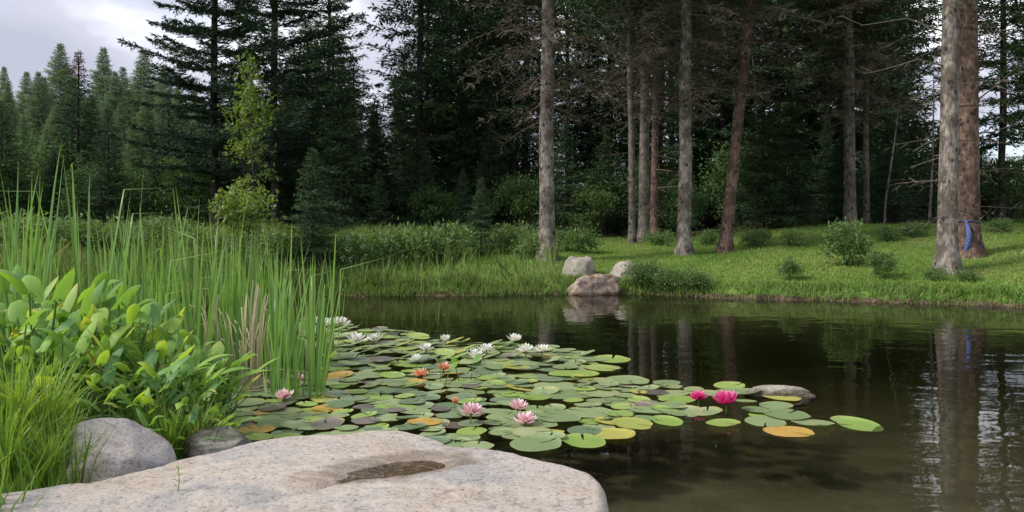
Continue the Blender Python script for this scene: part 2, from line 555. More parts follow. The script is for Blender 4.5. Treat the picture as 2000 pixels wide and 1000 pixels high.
def pad_detail(m):
    """radial veins, a browned rim and rot spots on the unit-disc pad"""
    nt = m.node_tree
    p = [n for n in nt.nodes if n.type == 'BSDF_PRINCIPLED'][0]
    src = p.inputs['Base Color'].links[0].from_socket
    av = nt.nodes.new('ShaderNodeAttribute')
    av.attribute_name = 'padco'
    v = av.outputs['Vector']
    sx = nt.nodes.new('ShaderNodeSeparateXYZ')
    nt.links.new(v, sx.inputs[0])
    an = mathn(nt, 'ARCTAN2', sx.outputs['Y'], sx.outputs['X'])
    vein = ramp(nt, mathn(nt, 'ABSOLUTE', mathn(nt, 'SINE', mathn(nt, 'MULTIPLY', an, 7.5))), [(0.0, (1, 1, 1)), (0.16, (0, 0, 0))])
    ln = nt.nodes.new('ShaderNodeVectorMath')
    ln.operation = 'LENGTH'
    nt.links.new(v, ln.inputs[0])
    c = mixc(nt, mathn(nt, 'MULTIPLY', vein, 0.22), src, (0.42, 0.46, 0.24))
    oi = nt.nodes.new('ShaderNodeObjectInfo')
    rn = mathn(nt, 'ADD', ln.outputs['Value'], mathn(nt, 'MULTIPLY', mathn(nt, 'SUBTRACT', noise(nt, 3.0, 4, 0.65, v), 0.5), 0.5))
    rn = mathn(nt, 'ADD', rn, mathn(nt, 'MULTIPLY', mathn(nt, 'SUBTRACT', oi.outputs['Random'], 0.5), 0.16))
    rim = ramp(nt, rn, [(0.97, (0, 0, 0)), (1.10, (0.75, 0.75, 0.75))])
    c = mixc(nt, rim, c, (0.33, 0.26, 0.09))
    nt.links.new(c, p.inputs['Base Color'])


for k, st in PADC.items():
    M['pad_' + k] = leaf_mat('lily_pad_' + k, st, 0.08, 0.3, 0.3, 0.55, grain=9.0,
                             patch=(9.0, 0.66, (0.26, 0.19, 0.06)) if k in ('green', 'deep') else None)
for k in PADC:
    pad_detail(M['pad_' + k])
M['pad_red'] = leaf_mat('pad_underside', [(0.0, (0.17, 0.05, 0.03)), (1.0, (0.26, 0.10, 0.05))], 0.1, 0.5, 0.1, 0.3)
for nm, st in {'pink': [(0.0, (0.82, 0.42, 0.50)), (0.6, (0.86, 0.58, 0.62)), (1.0, (0.86, 0.70, 0.70))],
               'magenta': [(0.0, (0.72, 0.015, 0.20)), (0.6, (0.80, 0.05, 0.30)), (1.0, (0.85, 0.22, 0.45))],
               'white': [(0.0, (0.72, 0.72, 0.58)), (0.5, (0.84, 0.84, 0.78)), (1.0, (0.88, 0.87, 0.84))],
               'peach': [(0.0, (0.75, 0.22, 0.10)), (0.6, (0.82, 0.36, 0.20)), (1.0, (0.85, 0.55, 0.40))]}.items():
    M['petal_' + nm] = leaf_mat('petal_' + nm, st, 0.3, 0.5, 0.1, 0.3, tint=(1.05, 1.0, 1.0))
M['stamen'] = leaf_mat('yellow_stamens', [(0.0, (0.75, 0.45, 0.03)), (1.0, (0.85, 0.6, 0.08))], 0.0, 0.6, 0.0, 0.3)
m, nt, out = new_mat('blue_rope')
principled(nt, out, ramp(nt, noise(nt, 40, 3, 0.6, coord(nt)), [(0.35, (0.025, 0.05, 0.18)), (0.65, (0.12, 0.18, 0.42))]), 0.55)
M['blue'] = m
m, nt, out = new_mat('puddle_water')
gl = nt.nodes.new('ShaderNodeBsdfGlossy')
gl.inputs['Roughness'].default_value = 0.03
pb = nt.nodes.new('ShaderNodeBump')
pb.inputs['Strength'].default_value = 0.8
pb.inputs['Distance'].default_value = 0.022
nt.links.new(noise(nt, 14, 2, 0.5, coord(nt)), pb.inputs['Height'])
nt.links.new(pb.outputs[0], gl.inputs['Normal'])
tr = nt.nodes.new('ShaderNodeBsdfTransparent')
tr.inputs['Color'].default_value = (0.80, 0.72, 0.58, 1)
fr = nt.nodes.new('ShaderNodeFresnel')
fr.inputs['IOR'].default_value = 1.333
mx = nt.nodes.new('ShaderNodeMixShader')
nt.links.new(fr.outputs[0], mx.inputs[0])
nt.links.new(tr.outputs[0], mx.inputs[1])
nt.links.new(gl.outputs[0], mx.inputs[2])
nt.links.new(mx.outputs[0], out.inputs['Surface'])
M['puddle'] = m

# ------------------------------------------------------------------ terrain and water
SHORE = np.array([(-1.7, 3.3), (-2.25, 3.9), (-2.9, 4.8), (-3.4, 6.2), (-3.7, 8.0), (-3.95, 10.0), (-3.9, 12.0), (-3.3, 13.05), (-2.2, 13.3), (-0.6, 13.35),
                  (0.6, 13.6), (1.4, 13.75), (2.4, 13.45), (3.4, 12.9), (4.6, 12.55), (6.0, 12.0), (7.2, 11.2), (9.0, 9.6),
                  (9.8, 6.0), (8.6, 2.6), (5.0, 1.1), (2.2, 0.9), (0.9, 1.3), (0.0, 1.6), (-1.0, 1.7), (-1.6, 2.2)])


def smooth_loop(P, k=10):
    out = []
    n = len(P)
    for i in range(n):
        p0, p1, p2, p3 = P[i - 1], P[i], P[(i + 1) % n], P[(i + 2) % n]
        for t in np.linspace(0, 1, k, endpoint=False):
            out.append(0.5 * ((2 * p1) + (-p0 + p2) * t + (2 * p0 - 5 * p1 + 4 * p2 - p3) * t * t + (-p0 + 3 * p1 - 3 * p2 + p3) * t ** 3))
    out = np.array(out)
    wob = fbm(np.c_[out * 1.6, np.zeros(len(out))], 3, 3.0) * 0.16
    nrm = np.gradient(out, axis=0)
    nrm = norm(np.c_[-nrm[:, 1], nrm[:, 0]])
    return out + nrm * wob[:, None]


SL = smooth_loop(SHORE)


def shore_dist(X, Y):
    """signed distance to the shore line: > 0 on land, < 0 in the pond"""
    X, Y = np.atleast_1d(X).astype(float), np.atleast_1d(Y).astype(float)
    best = np.full(X.shape, 1e9)
    ins = np.zeros(X.shape, bool)
    A, B = SL, np.roll(SL, -1, axis=0)
    for (ax, ay), (bx, by) in zip(A, B):
        dx, dy = bx - ax, by - ay
        t = np.clip(((X - ax) * dx + (Y - ay) * dy) / (dx * dx + dy * dy + 1e-12), 0, 1)
        best = np.minimum(best, (X - ax - t * dx) ** 2 + (Y - ay - t * dy) ** 2)
        cr = ((ay > Y) != (by > Y))
        with np.errstate(divide='ignore', invalid='ignore'):
            xi = ax + (Y - ay) / (by - ay + 1e-15) * dx
        ins ^= cr & (X < xi)
    return np.where(ins, -1, 1) * np.sqrt(best)


def height(X, Y):
    X, Y = np.atleast_1d(X).astype(float), np.atleast_1d(Y).astype(float)
    d = shore_dist(X, Y)
    o = np.maximum(d, 0)
    amp = lerp(0.28, 0.80, sstep(8, 12.5, Y))
    z = 0.13 * sstep(0, 0.16, o) + amp * (1 - np.exp(-o / 4.5)) + 0.30 * sstep(4.0, 9.0, X) * sstep(1, 7, o) * sstep(8, 12, Y)
    z = z + fbm(np.c_[X * 0.6, Y * 0.6, X * 0], 3, 5.0) * 0.07 * sstep(0.2, 1.5, o)
    z = z + fbm(np.c_[X * 3, Y * 3, X * 0], 2, 8.0) * 0.02 * sstep(0.05, 0.3, o)
    z = z + 2.4 * sstep(25, 60, np.hypot(X, Y) * (Y > 0)) + sstep(60, 400, np.hypot(X, Y)) * 3.0
    i = np.maximum(-d, 0)
    zi = -(0.10 * sstep(0, 0.12, i) + 0.12 * sstep(0.05, 1.2, i) + 0.062 * np.clip(Y - 3.0, 0, 20) * sstep(0.0, 1.6, i)) + fbm(np.c_[X * 1.5, Y * 1.5, X * 0], 3, 2.0) * 0.02 * sstep(0.2, 1, i)
    return np.where(d > 0, z, zi)


def axis(fine0, fine1, step, far0, far1):
    a = list(np.arange(fine0, fine1 + 1e-6, step))
    s, x = step, fine1
    while x < far1:
        s *= 1.22
        x += s
        a.append(x)
    s, x, pre = step, fine0, []
    while x > far0:
        s *= 1.22
        x -= s
        pre.append(x)
    return np.array(pre[::-1] + a)


gx, gy = axis(-7.5, 10.5, 0.10, -900, 900), axis(0.4, 17.0, 0.10, -60, 1500)
GX, GY = np.meshgrid(gx, gy)
GZ = height(GX.ravel(), GY.ravel())
mb = MB()
nx, ny = len(gx), len(gy)
i, j = np.meshgrid(np.arange(ny - 1), np.arange(nx - 1), indexing='ij')
a = (i * nx + j).ravel()
mb.add(np.c_[GX.ravel(), GY.ravel(), GZ], np.stack([a, a + 1, a + 1 + nx, a + nx], -1))
o = ob('ground', mb.mesh('ground', [M['ground']]))
tag(o, 'grassy bank and forest floor around the pond, muddy under water', kind='structure')

mb = MB()
ws = SL + norm(SL - np.array((2.5, 7.5))) * 0.25
cx = np.array((2.5, 7.5))
rings = np.linspace(0, 1, 14)
V = np.concatenate([np.c_[cx + (ws - cx) * r, np.zeros(len(ws))] for r in rings[1:]] + [np.array([[cx[0], cx[1], 0]])])
n = len(ws)
F = []
for k in range(12):
    q = np.arange(n)
    F.append(np.stack([k * n + q, k * n + (q + 1) % n, (k + 1) * n + (q + 1) % n, (k + 1) * n + q], -1))
mb.add(V, np.concatenate(F))
q = np.arange(n)
mb.f.append(np.stack([np.full(n, 13 * n), (q + 1) % n, q], -1))
mb.m.append(np.zeros(n, int))
# closed below, deep under the mud, so that the water has a body
low = np.r_[np.c_[ws, np.full(n, -2.0)], [[cx[0], cx[1], -2.0]]]
k0 = mb.n
mb.add(low, np.stack([np.full(n, n), q, (q + 1) % n], -1))
mb.f.append(np.stack([12 * n + q, 12 * n + (q + 1) % n, k0 + (q + 1) % n, k0 + q], -1))
mb.m.append(np.zeros(n, int))
o = ob('water', mb.mesh('water', [M['water']]))
tag(o, 'still dark pond water mirroring the forest', kind='structure')


def gz(x, y):
    return float(height(x, y)[0])


def hit(px, py, y0=3.0, y1=60.0):
    """ground point seen at a photograph pixel"""
    Y = np.linspace(y0, y1, 1200)
    X = (px - 1000) / FPX * Y
    Z = H - (py - HOR) / FPX * Y
    G = np.maximum(height(X, Y), 0)
    k = np.argmax(G >= Z) if (G >= Z).any() else len(Y) - 1
    return X[k], Y[k], G[k]


def at(px, py, Y):
    return (px - 1000) / FPX * Y, Y, H - (py - HOR) / FPX * Y


def on_water(px, py, z=0.0):
    Y = FPX * (H - z) / (py - HOR)
    return (px - 1000) / FPX * Y, Y


# ------------------------------------------------------------------ rocks
def icosphere(sub):
    import bmesh
    bm = bmesh.new()
    bmesh.ops.create_icosphere(bm, subdivisions=sub, radius=1)
    V = np.array([v.co[:] for v in bm.verts])
    F = np.array([[v.index for v in f.verts] for f in bm.faces])
    bm.free()
    return V, F


def rock(name, mat, size, seed, cuts, rough=0.10, sub=5, peak=None):
    V, F = icosphere(sub)
    V = V.copy()
    rs = np.random.RandomState(seed)
    if cuts >= 9:
        V = np.sign(V) * np.abs(V) ** 0.62
        V *= 0.92
    if cuts:
        for k in range(cuts):
            d = rdir(rs, 1)[0]
            d[2] = abs(d[2]) * 0.8
            d /= np.linalg.norm(d)
            lim = rs.uniform(0.62, 0.86)
            s = V @ d
            V -= np.maximum(s - lim, 0)[:, None] * 0.9 * d
    V += norm(V) * (fbm(V * 1.3, 3, seed) * rough * 1.6 + fbm(V * 5, 4, seed + 9) * rough * 0.45)[:, None]
    if peak:
        V[:, 0] += peak * np.maximum(V[:, 2], 0) ** 1.5
    V *= np.array(size)
    mb = MB()
    mb.add(V, F)
    return mb.mesh(name, [mat])


# the big flat slab in front
SC = np.array((-0.72, 2.72))
edge = [(0.335, 2.98), (0.30, 3.12), (0.20, 3.22), (0.06, 3.33), (-0.10, 3.45), (-0.25, 3.50), (-0.36, 3.64), (-0.50, 3.72), (-0.72, 3.70), (-0.98, 3.66), (-1.14, 3.53),
        (-1.25, 3.43), (-1.40, 3.26), (-1.62, 3.08), (-1.86, 2.95), (-2.2, 2.82), (-2.45, 2.55), (-2.3, 2.15), (-1.7, 1.85), (-0.9, 1.75), (-0.2, 1.85), (0.12, 2.15), (0.24, 2.45), (0.32, 2.75)]
edge = np.array(edge)
ang = np.arctan2(edge[:, 1] - SC[1], edge[:, 0] - SC[0])
rad = np.hypot(edge[:, 1] - SC[1], edge[:, 0] - SC[0])
od = np.argsort(ang)
ang, rad = ang[od], rad[od]
NS, NR = 300, 90
th = np.linspace(-math.pi, math.pi, NS, endpoint=False)
Rth = np.interp(th, np.r_[ang[-1] - 2 * math.pi, ang, ang[0] + 2 * math.pi], np.r_[rad[-1], rad, rad[0]])
Rth += fbm(np.c_[np.cos(th) * 5, np.sin(th) * 5, th * 0], 3, 4.0) * 0.022
PUD = np.array((-0.455, 3.20))
PUDZ = 0.195


def slab_top(x, y):
    z = 0.205 + 0.012 * (x + 0.7) - 0.010 * np.sin(y * 3.0)
    z = z + fbm(np.c_[x * 2.2, y * 2.2, x * 0], 4, 11.0) * 0.024 + fbm(np.c_[x * 9, y * 9, x * 0], 4, 12.0, 0.6) * 0.009
    u, v = (x - PUD[0]), (y - PUD[1])
    c_, s_ = math.cos(0.42), math.sin(0.42)
    e = np.sqrt(((u * c_ + v * s_) / 0.235) ** 2 + ((-u * s_ + v * c_) / 0.115) ** 2 + 1e-9) + fbm(np.c_[x * 7, y * 7, x * 0], 2, 21.0) * 0.22
    z = z - 0.034 * (1 - sstep(0.30, 1.25, e))
    # groove that runs out of the puddle towards the viewer's left
    gxl = PUD[0] - 0.10 - (PUD[1] - 0.09 - y) * 1.15
    gr = np.exp(-((x - gxl) / 0.040) ** 2) * sstep(0.0, 0.08, PUD[1] - 0.05 - y) * (1 - sstep(0.15, 0.55, PUD[1] - y))
    return z - 0.022 * gr


mb = MB()
rr = np.r_[np.linspace(0, 0.93, NR - 26) ** 0.8 * (0.93 ** 0.2), np.linspace(0.935, 1.0, 26)]
rows = []
for r in rr:
    x = SC[0] + np.cos(th) * Rth * r
    y = SC[1] + np.sin(th) * Rth * r
    z = slab_top(x, y)
    e = np.clip((r - 0.955) / 0.045, 0, 1)
    z = z - 0.05 * (1 - np.sqrt(np.maximum(1 - e * e, 0)))
    rows.append(np.c_[x, y, z])
for k, zz in enumerate(np.linspace(0.13, -0.55, 16)):
    f = 1.0 + 0.004 * math.sin(k * 1.3) - 0.035 * k / 16
    x = SC[0] + np.cos(th) * Rth * f
    y = SC[1] + np.sin(th) * Rth * f
    w = 1 + fbm(np.c_[x * 6, y * 6, np.full(len(x), zz * 6)], 3, 14.0) * 0.018
    x, y = SC[0] + (x - SC[0]) * w, SC[1] + (y - SC[1]) * w
    rows.append(np.c_[x, y, np.full(len(x), zz) + fbm(np.c_[x * 5, y * 5, x * 0 + zz], 2, 15.0) * 0.008])
V = np.concatenate(rows)
F = []
for k in range(len(rows) - 1):
    q = np.arange(NS)
    F.append(np.stack([k * NS + q, k * NS + (q + 1) % NS, (k + 1) * NS + (q + 1) % NS, (k + 1) * NS + q], -1))
mb.add(V, np.concatenate(F))
slab = ob('granite_slab', mb.mesh('granite_slab', [M['slab']]))
tag(slab, 'big flat pinkish grey granite slab with a rain puddle at the pond edge', 'rock')

mb = MB()
pt = np.linspace(0, 2 * math.pi, 48, endpoint=False)
mb.add(np.r_[np.c_[PUD[0] + np.cos(pt) * 0.26 * math.cos(0.42) - np.sin(pt) * 0.14 * math.sin(0.42),
                   PUD[1] + np.cos(pt) * 0.26 * math.sin(0.42) + np.sin(pt) * 0.14 * math.cos(0.42), np.full(48, PUDZ)],
             [[PUD[0], PUD[1], PUDZ]]],
       np.stack([np.full(48, 48), np.arange(48), (np.arange(48) + 1) % 48], -1))
tag(ob('puddle', mb.mesh('puddle', [M['puddle']])), 'shallow brown rain puddle in the hollow of the flat slab', kind='structure')

for nm, px, py, Y, size, rot, mt, seed, cuts, lab, rg in [
    ('boulder', 215, 940, 3.58, (0.275, 0.24, 0.27), 0.35, 'boulder', 6, 7, 'grey and pink granite boulder beside the grass tussock, behind the slab', 0.07),
    ('boulder', 430, 880, 4.05, (0.17, 0.14, 0.125), 0.2, 'wet_rock', 9, 5, 'small rounded dark-sided stone in the water behind the slab', 0.06),
    ('boulder', 1131, 540, 14.7, (0.30, 0.28, 0.47), 0.3, 'pale_rock', 21, 3, 'upright pale boulder with a domed top on the far bank', 0.10),
    ('boulder', 1161, 565, 13.75, (0.50, 0.30, 0.27), 0.05, 'rust_rock', 35, 9, 'rusty streaked block of rock standing at the far waterline', 0.15),
    ('boulder', 1219, 541, 14.5, (0.33, 0.28, 0.28), 0.9, 'pale_rock', 41, 2, 'low pale boulder half hidden in weeds on the far bank', 0.10),
    ('boulder', 1522, 772, 5.55, (0.24, 0.10, 0.07), -0.06, 'pale_rock', 52, 3, 'low pale rock just breaking the surface beside the lily pads', 0.10),
]:
    x, y, z = at(px, py, Y)
    if seed == 52:
        z = -0.008
    if seed == 57:
        z = -0.20
    o = ob(nm, rock(nm, M[mt], size, seed, cuts, rg), None, (x, y, z), (0, 0, rot))
    tag(o, lab, 'rock', 'rocks in and around the pond')

# ------------------------------------------------------------------ trees: meshes
def trunk_mesh(name, mat, h, r0, seed, lean=(0, 0), wob=0.03, stubs=10, rtop=0.03, flare=0.35, seg=14, zs=(0.4, 5.0)):
    rs = np.random.RandomState(seed)
    z = np.r_[-0.35, np.linspace(0, 1, 34) ** 1.15 * h]
    t = np.maximum(z, 0) / h
    P = np.c_[lean[0] * z + fbm(np.c_[z * .35, z * 0, z * 0], 2, seed) * wob, lean[1] * z + fbm(np.c_[z * .35, z * 0 + 5, z * 0], 2, seed) * wob, z]
    r = r0 * (1 - t) ** 0.8 + rtop * t
    r = r * (1 + flare * 1.7 * np.exp(-np.maximum(z, -0.1) / 0.20))
    mb = MB()
    tube(mb, P, r, seg)
    V = mb.v[0]
    V += np.c_[norm(V[:, :2] - np.repeat(P[:, :2], seg, 0)), np.zeros(len(V))] * (fbm(V * np.array((7, 7, 2.5)), 3, seed)[:, None] * r0 * 0.13)
    for k in range(stubs):
        zz = rs.uniform(*zs)
        c = np.array([np.interp(zz, z, P[:, 0]), np.interp(zz, z, P[:, 1]), zz])
        a = rs.uniform(0, 2 * math.pi)
        L = rs.uniform(0.03, 0.12) + np.interp(zz, z, r)
        d = np.array((math.cos(a), math.sin(a), rs.uniform(-0.2, 0.3)))
        tube(mb, [c, c + d * L * .6, c + d * L], [0.016, 0.011, 0.004], 5)
    return mb.mesh(name, [mat])


def branch_path(rs, o, az, L, pitch, curve, n=6):
    t = np.linspace(0, 1, n)
    d = np.array((math.cos(az), math.sin(az)))
    sway = rs.normal() * 0.12
    side = np.array((-d[1], d[0]))
    xy = o[:2] + d * (t * L)[:, None] + side * (sway * t * t * L)[:, None]
    z = o[2] + L * (pitch * t + curve * t * t)
    return np.c_[xy, z]


def conifer(name, seed, h, z0, sp, nb, Lmax, pitch, curve, twsp, twl, n_spray, sl, sw, mats, shape=1.0, keep=1.0, dead=False, flat=0.35, brad=0.016, top=True, bottom_short=0.0, upturn=0.0, tipmat=None):
    """crown: whorls of limbs carrying twigs with sprays of needles"""
    rs = np.random.RandomState(seed)
    mb = MB()
    z = z0
    pos, dr, nm, LL, WW, va, mm = [], [], [], [], [], [], []
    while z < h - 0.12:
        t = (z - z0) / (h - z0)
        Lz = Lmax * (0.97 * (1 - t) ** shape + 0.03)
        if bottom_short:
            Lz *= 1 - bottom_short * math.exp(-t * 9)
        k = max(1, int(round(nb * (0.8 + 0.4 * rs.rand()))))
        a0 = rs.rand() * 6.28
        for b in range(k):
            if rs.rand() > keep:
                continue
            az = a0 + b * 6.283 / k + rs.normal() * 0.25
            L = max(0.10, Lz * rs.uniform(0.5, 1.2))
            P = branch_path(rs, np.array((0, 0, z + rs.normal() * sp * 0.25)), az, L, pitch + 0.5 * t * (not dead) + rs.normal() * 0.08, curve + rs.normal() * 0.06)
            if upturn:
                P[:, 2] += upturn * L * np.linspace(0, 1, len(P)) ** 3
            tube(mb, P, np.linspace(brad * (0.5 + 0.5 * L / Lmax), 0.004, len(P)), 3, 1, rs.rand())
            # twigs on both sides
            nt_ = max(2, int(L / twsp))
            tt = np.repeat(np.linspace(0.12 if dead else 0.16, 1.0, nt_), 2)
            sg = np.tile([1.0, -1.0], nt_)
            tt = np.clip(tt + rs.normal(size=len(tt)) * 0.03, 0.05, 1)
            s_ = tt * (len(P) - 1)
            i0 = np.minimum(s_.astype(int), len(P) - 2)
            fr_ = (s_ - i0)[:, None]
            base = P[i0] * (1 - fr_) + P[i0 + 1] * fr_
            T = norm(P[i0 + 1] - P[i0])
            S = norm(np.cross(T, np.array((0, 0, 1.0))))
            up = np.cross(S, T)
            ln = (twl * (0.35 + 0.65 * np.minimum(1, (1.15 - tt) * 1.6)) * (0.22 + 0.78 * min(1, L / 0.9))) * rs.uniform(0.6, 1.25, len(tt))
            fw = rs.uniform(0.35, 0.95, len(tt))[:, None]
            td = norm(T * fw + S * sg[:, None] + up * rs.normal(size=(len(tt), 1)) * flat - np.array((0, 0, 0.12)))
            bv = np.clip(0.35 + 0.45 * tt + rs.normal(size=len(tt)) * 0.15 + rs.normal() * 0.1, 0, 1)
            tsc = 0.45 + 0.55 * min(1, L / 0.7)
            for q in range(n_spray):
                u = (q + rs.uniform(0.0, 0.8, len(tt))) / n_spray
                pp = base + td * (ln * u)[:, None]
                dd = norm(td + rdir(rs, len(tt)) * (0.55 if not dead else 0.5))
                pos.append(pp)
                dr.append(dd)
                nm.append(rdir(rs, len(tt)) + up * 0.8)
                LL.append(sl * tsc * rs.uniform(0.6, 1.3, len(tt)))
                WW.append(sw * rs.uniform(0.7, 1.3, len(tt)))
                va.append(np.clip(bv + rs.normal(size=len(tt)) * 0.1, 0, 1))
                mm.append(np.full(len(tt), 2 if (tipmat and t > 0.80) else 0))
        z += sp * rs.uniform(0.7, 1.3) * (1 - 0.45 * t)
    if top and not dead:
        n_ = 14
        pos.append(np.c_[np.zeros((n_, 2)), np.linspace(h - 0.3, h, n_)])
        dr.append(norm(rdir(rs, n_) * np.array((1, 1, .3)) + np.array((0, 0, .5))))
        nm.append(rdir(rs, n_))
        LL.append(np.full(n_, sl * 0.4))
        WW.append(np.full(n_, sw))
        va.append(np.full(n_, .7))
        mm.append(np.full(n_, 2 if tipmat else 0))
    pos, dr, nm, LL, WW, va, mm = (np.concatenate(x) for x in (pos, dr, nm, LL, WW, va, mm))
    for q in np.unique(mm):
        s = mm == q
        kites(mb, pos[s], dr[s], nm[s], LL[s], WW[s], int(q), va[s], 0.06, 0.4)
    return mb.mesh(name, mats, smooth=False)


def leafy(name, seed, rx, rz, n_leaf, L, W, mats, stems=7, z0=0.1, droop=0.2, clump=26, csz=0.22, conical=0.0):
    """bush or broad-leaved crown: stems, then leaves in clumps through the volume"""
    rs = np.random.RandomState(seed)
    mb = MB()
    C = []
    for k in range(clump):
        d = rdir(rs, 1)[0]
        rr_ = rs.uniform(0.25, 1.0) ** 0.6
        zf = 0.5 + 0.5 * d[2] * rr_
        wx = rx * (1 - conical * zf)
        C.append((d[0] * rr_ * wx, d[1] * rr_ * wx, z0 + rz * zf))
    C = np.array(C)
    for k in range(min(stems, clump)):
        c = C[k]
        tube(mb, [(0, 0, -0.05), (c[0] * .35, c[1] * .35, c[2] * .5), tuple(c)], [0.014 + 0.006 * rx, 0.009, 0.003], 4, 1, 0.4)
    per = n_leaf // clump
    for k, c in enumerate(C):
        s = csz * rs.uniform(0.7, 1.3)
        p = c + rs.normal(size=(per, 3)) * np.array((s, s, s * .7)) * rx
        p[:, 2] = np.maximum(p[:, 2], z0 * 0.3)
        out_ = norm(p - np.array((0, 0, z0 + rz * 0.3)))
        d = norm(out_ * 0.7 + rdir(rs, per) * 0.9 - np.array((0, 0, droop)))
        nrm = norm(rdir(rs, per) * 0.7 + np.array((0, 0, 0.9)))
        v = np.clip(0.5 + rs.normal() * 0.18 + rs.normal(size=per) * 0.16, 0, 1)
        kites(mb, p, d, nrm, L * rs.uniform(0.6, 1.25, per), W * rs.uniform(0.7, 1.2, per), 0, v, -0.08, 0.4)
    return mb.mesh(name, mats, smooth=False)


BK = M['bark_dark']
spruceA = [conifer('crown', 100 + k, 8.0, 0.25, 0.082, 2, 1.75, -0.02, -0.16, 0.10, 0.42, 3, 0.17, 0.045, [M['needle'], BK], 0.85, upturn=0.10) for k in range(3)]
spruceTip = conifer('crown', 131, 8.0, 0.25, 0.082, 2, 1.7, -0.02, -0.16, 0.10, 0.42, 3, 0.17, 0.045, [M['needle'], BK, M['rust_needle']], 0.85, upturn=0.1, tipmat=True)
forestF = [conifer('crown', 200 + k, 15.0, 2.6, 0.36, 5, 2.1, 0.02, -0.17, 0.09, 0.50, 6, 0.15, 0.05, [M['needle'], BK], 0.6, keep=0.9, bottom_short=0.4, upturn=0.12) for k in range(3)]
pineP = [conifer('crown', 300 + k, 15.0, 1.6, 0.40, 5, 2.75, 0.08, -0.14, 0.06, 0.42, 10, 0.125, 0.032, [M['needle_blue'], BK], 0.5, keep=0.92, upturn=0.16, flat=0.14, brad=0.024) for k in range(2)]
larchL = [conifer('crown', 400 + k, 12.0, 0.3, 0.06, 2, 2.6, 0.03, -0.18, 0.10, 0.5, 5, 0.18, 0.04, [M['needle_larch_haze'], BK], 0.92, upturn=0.14) for k in range(2)]
deadD = [conifer('dead_crown', 500 + k, 7.6, 2.6 + 0.3 * k, 0.24, 5, 1.8, -0.05, -0.24, 0.07, 0.40, 5, 0.11, 0.011, [M['dead_twig'], M['dead_twig']], 0.12, dead=True, flat=0.5, brad=0.014, bottom_short=0.75, keep=0.75) for k in range(3)]
liveT = [conifer('crown', 600 + k, 15.5, 6.0, 0.36, 6, 2.2, -0.02, -0.15, 0.14, 0.5, 3, 0.22, 0.06, [M['needle'], BK], 0.6, upturn=0.1) for k in range(2)]
fewdead = [conifer('dead_crown', 520 + k, 5.5, 0.9, 0.42, 4, 1.2, -0.05, -0.12, 0.14, 0.28, 2, 0.15, 0.014, [M['dead_twig'], M['dead_twig']], 0.1, dead=True, flat=0.5, brad=0.010, keep=0.6) for k in range(2)]
under = [leafy('crown', 700 + k, 1.0, 2.0, 5200, 0.10, 0.055, [M['understory'], BK], 9, 0.2, 0.3, 44, 0.20) for k in range(3)]
shrubS = [leafy('crown', 720 + k, 0.42, 0.75, 1900, 0.085, 0.042, [M['shrub'], M['stalk']], 9, 0.1, 0.15, 22, 0.22) for k in range(3)]
weedW = [leafy('crown', 740 + k, 0.45, 0.42, 1800, 0.085, 0.034, [M['shrub'], M['stalk']], 10, 0.04, 0.0, 26, 0.24) for k in range(3)]
saplG = [leafy('crown', 760 + k, 0.42, 2.6, 1700, 0.085, 0.045, [M['sapling'], BK], 12, 0.9, 0.3, 40, 0.24, 0.35) for k in range(2)]
brightB = leafy('crown', 780, 0.48, 0.85, 1000, 0.10, 0.056, [M['sapling'], M['stalk']], 8, 0.65, 0.25, 20, 0.26)
trunkF = [trunk_mesh('trunk', M['bark_dark'], 14.6, 0.115, 40 + k, (0.004 * (k - 1), 0), 0.10, 14) for k in range(3)]
trunkS = [trunk_mesh('trunk', M['bark_dark'], 7.6, 0.08, 50, (0, 0), 0.04, 0)]
trunkP = [trunk_mesh('trunk', M['bark_dark'], 14.7, 0.12, 60 + k, (0, 0), 0.08, 8) for k in range(2)]
stem_thin = trunk_mesh('trunk', M['bark_grey'], 3.2, 0.022, 70, (0.0, 0), 0.10, 4, 0.006, 0.2, 6, (0.4, 2.5))

TREES = []     # (root, px, kind phrase) for relational labels


def tree(name, x, y, parts, sc=1.0, rot=None, z=None):
    root = ob(name, None, None, (x, y, gz(x, y) if z is None else z), (0, 0, R.uniform(0, 6.28) if rot is None else rot), sc)
    root.empty_display_size = 0.3
    for nm, me in parts:
        ob(nm, me, root)
    return root


# ---- the marked trunks on the lawn
def lawn_tree(px, py, Y, r0, lean, bark, seed, label, dead, live, h=15.0, dscale=1.0, stubs=26, limbs=(), flare=0.35):
    x = (px - 1000) / FPX * Y
    z = gz(x, Y)
    root = ob('spruce_tree', None, None, (x, Y, z))
    tag(root, label, 'tree', 'bare-trunked trees along the far bank')
    trk = ob('trunk', trunk_mesh('trunk', M[bark], h, r0, seed, lean, 0.05, stubs, flare=flare, zs=(0.5, 4.6)), root)
    c = ob('dead_crown', deadD[dead] if dead < 5 else fewdead[dead - 5], root, (lean[0] * 4.5, 0, 0), (0, 0, R.uniform(0, 6)), dscale)
    c = ob('crown', liveT[live], root, (lean[0] * 9, 0, 0), (0, 0, R.uniform(0, 6)), h / 15.0)
    for k, pts in enumerate(limbs):
        mb_ = MB()
        pts = np.array(pts, float)
        tube(mb_, pts, np.linspace(0.016, 0.004, len(pts)), 5, 0, 0.8)
        rs = np.random.RandomState(seed + k)
        for q in range(1, len(pts)):
            for s in (-1, 1):
                d = norm(pts[q] - pts[q - 1]) + np.array((0, s * 0.5, rs.normal() * 0.5))
                p0 = lerp(pts[q - 1], pts[q], rs.uniform(0.2, 0.9))
                tube(mb_, [p0, p0 + d * rs.uniform(.10, .22)], [0.006, 0.002], 4, 0, 0.7)
        ob('dead_limb', mb_.mesh('dead_limb', [M['dead_twig']]), trk)
    return root


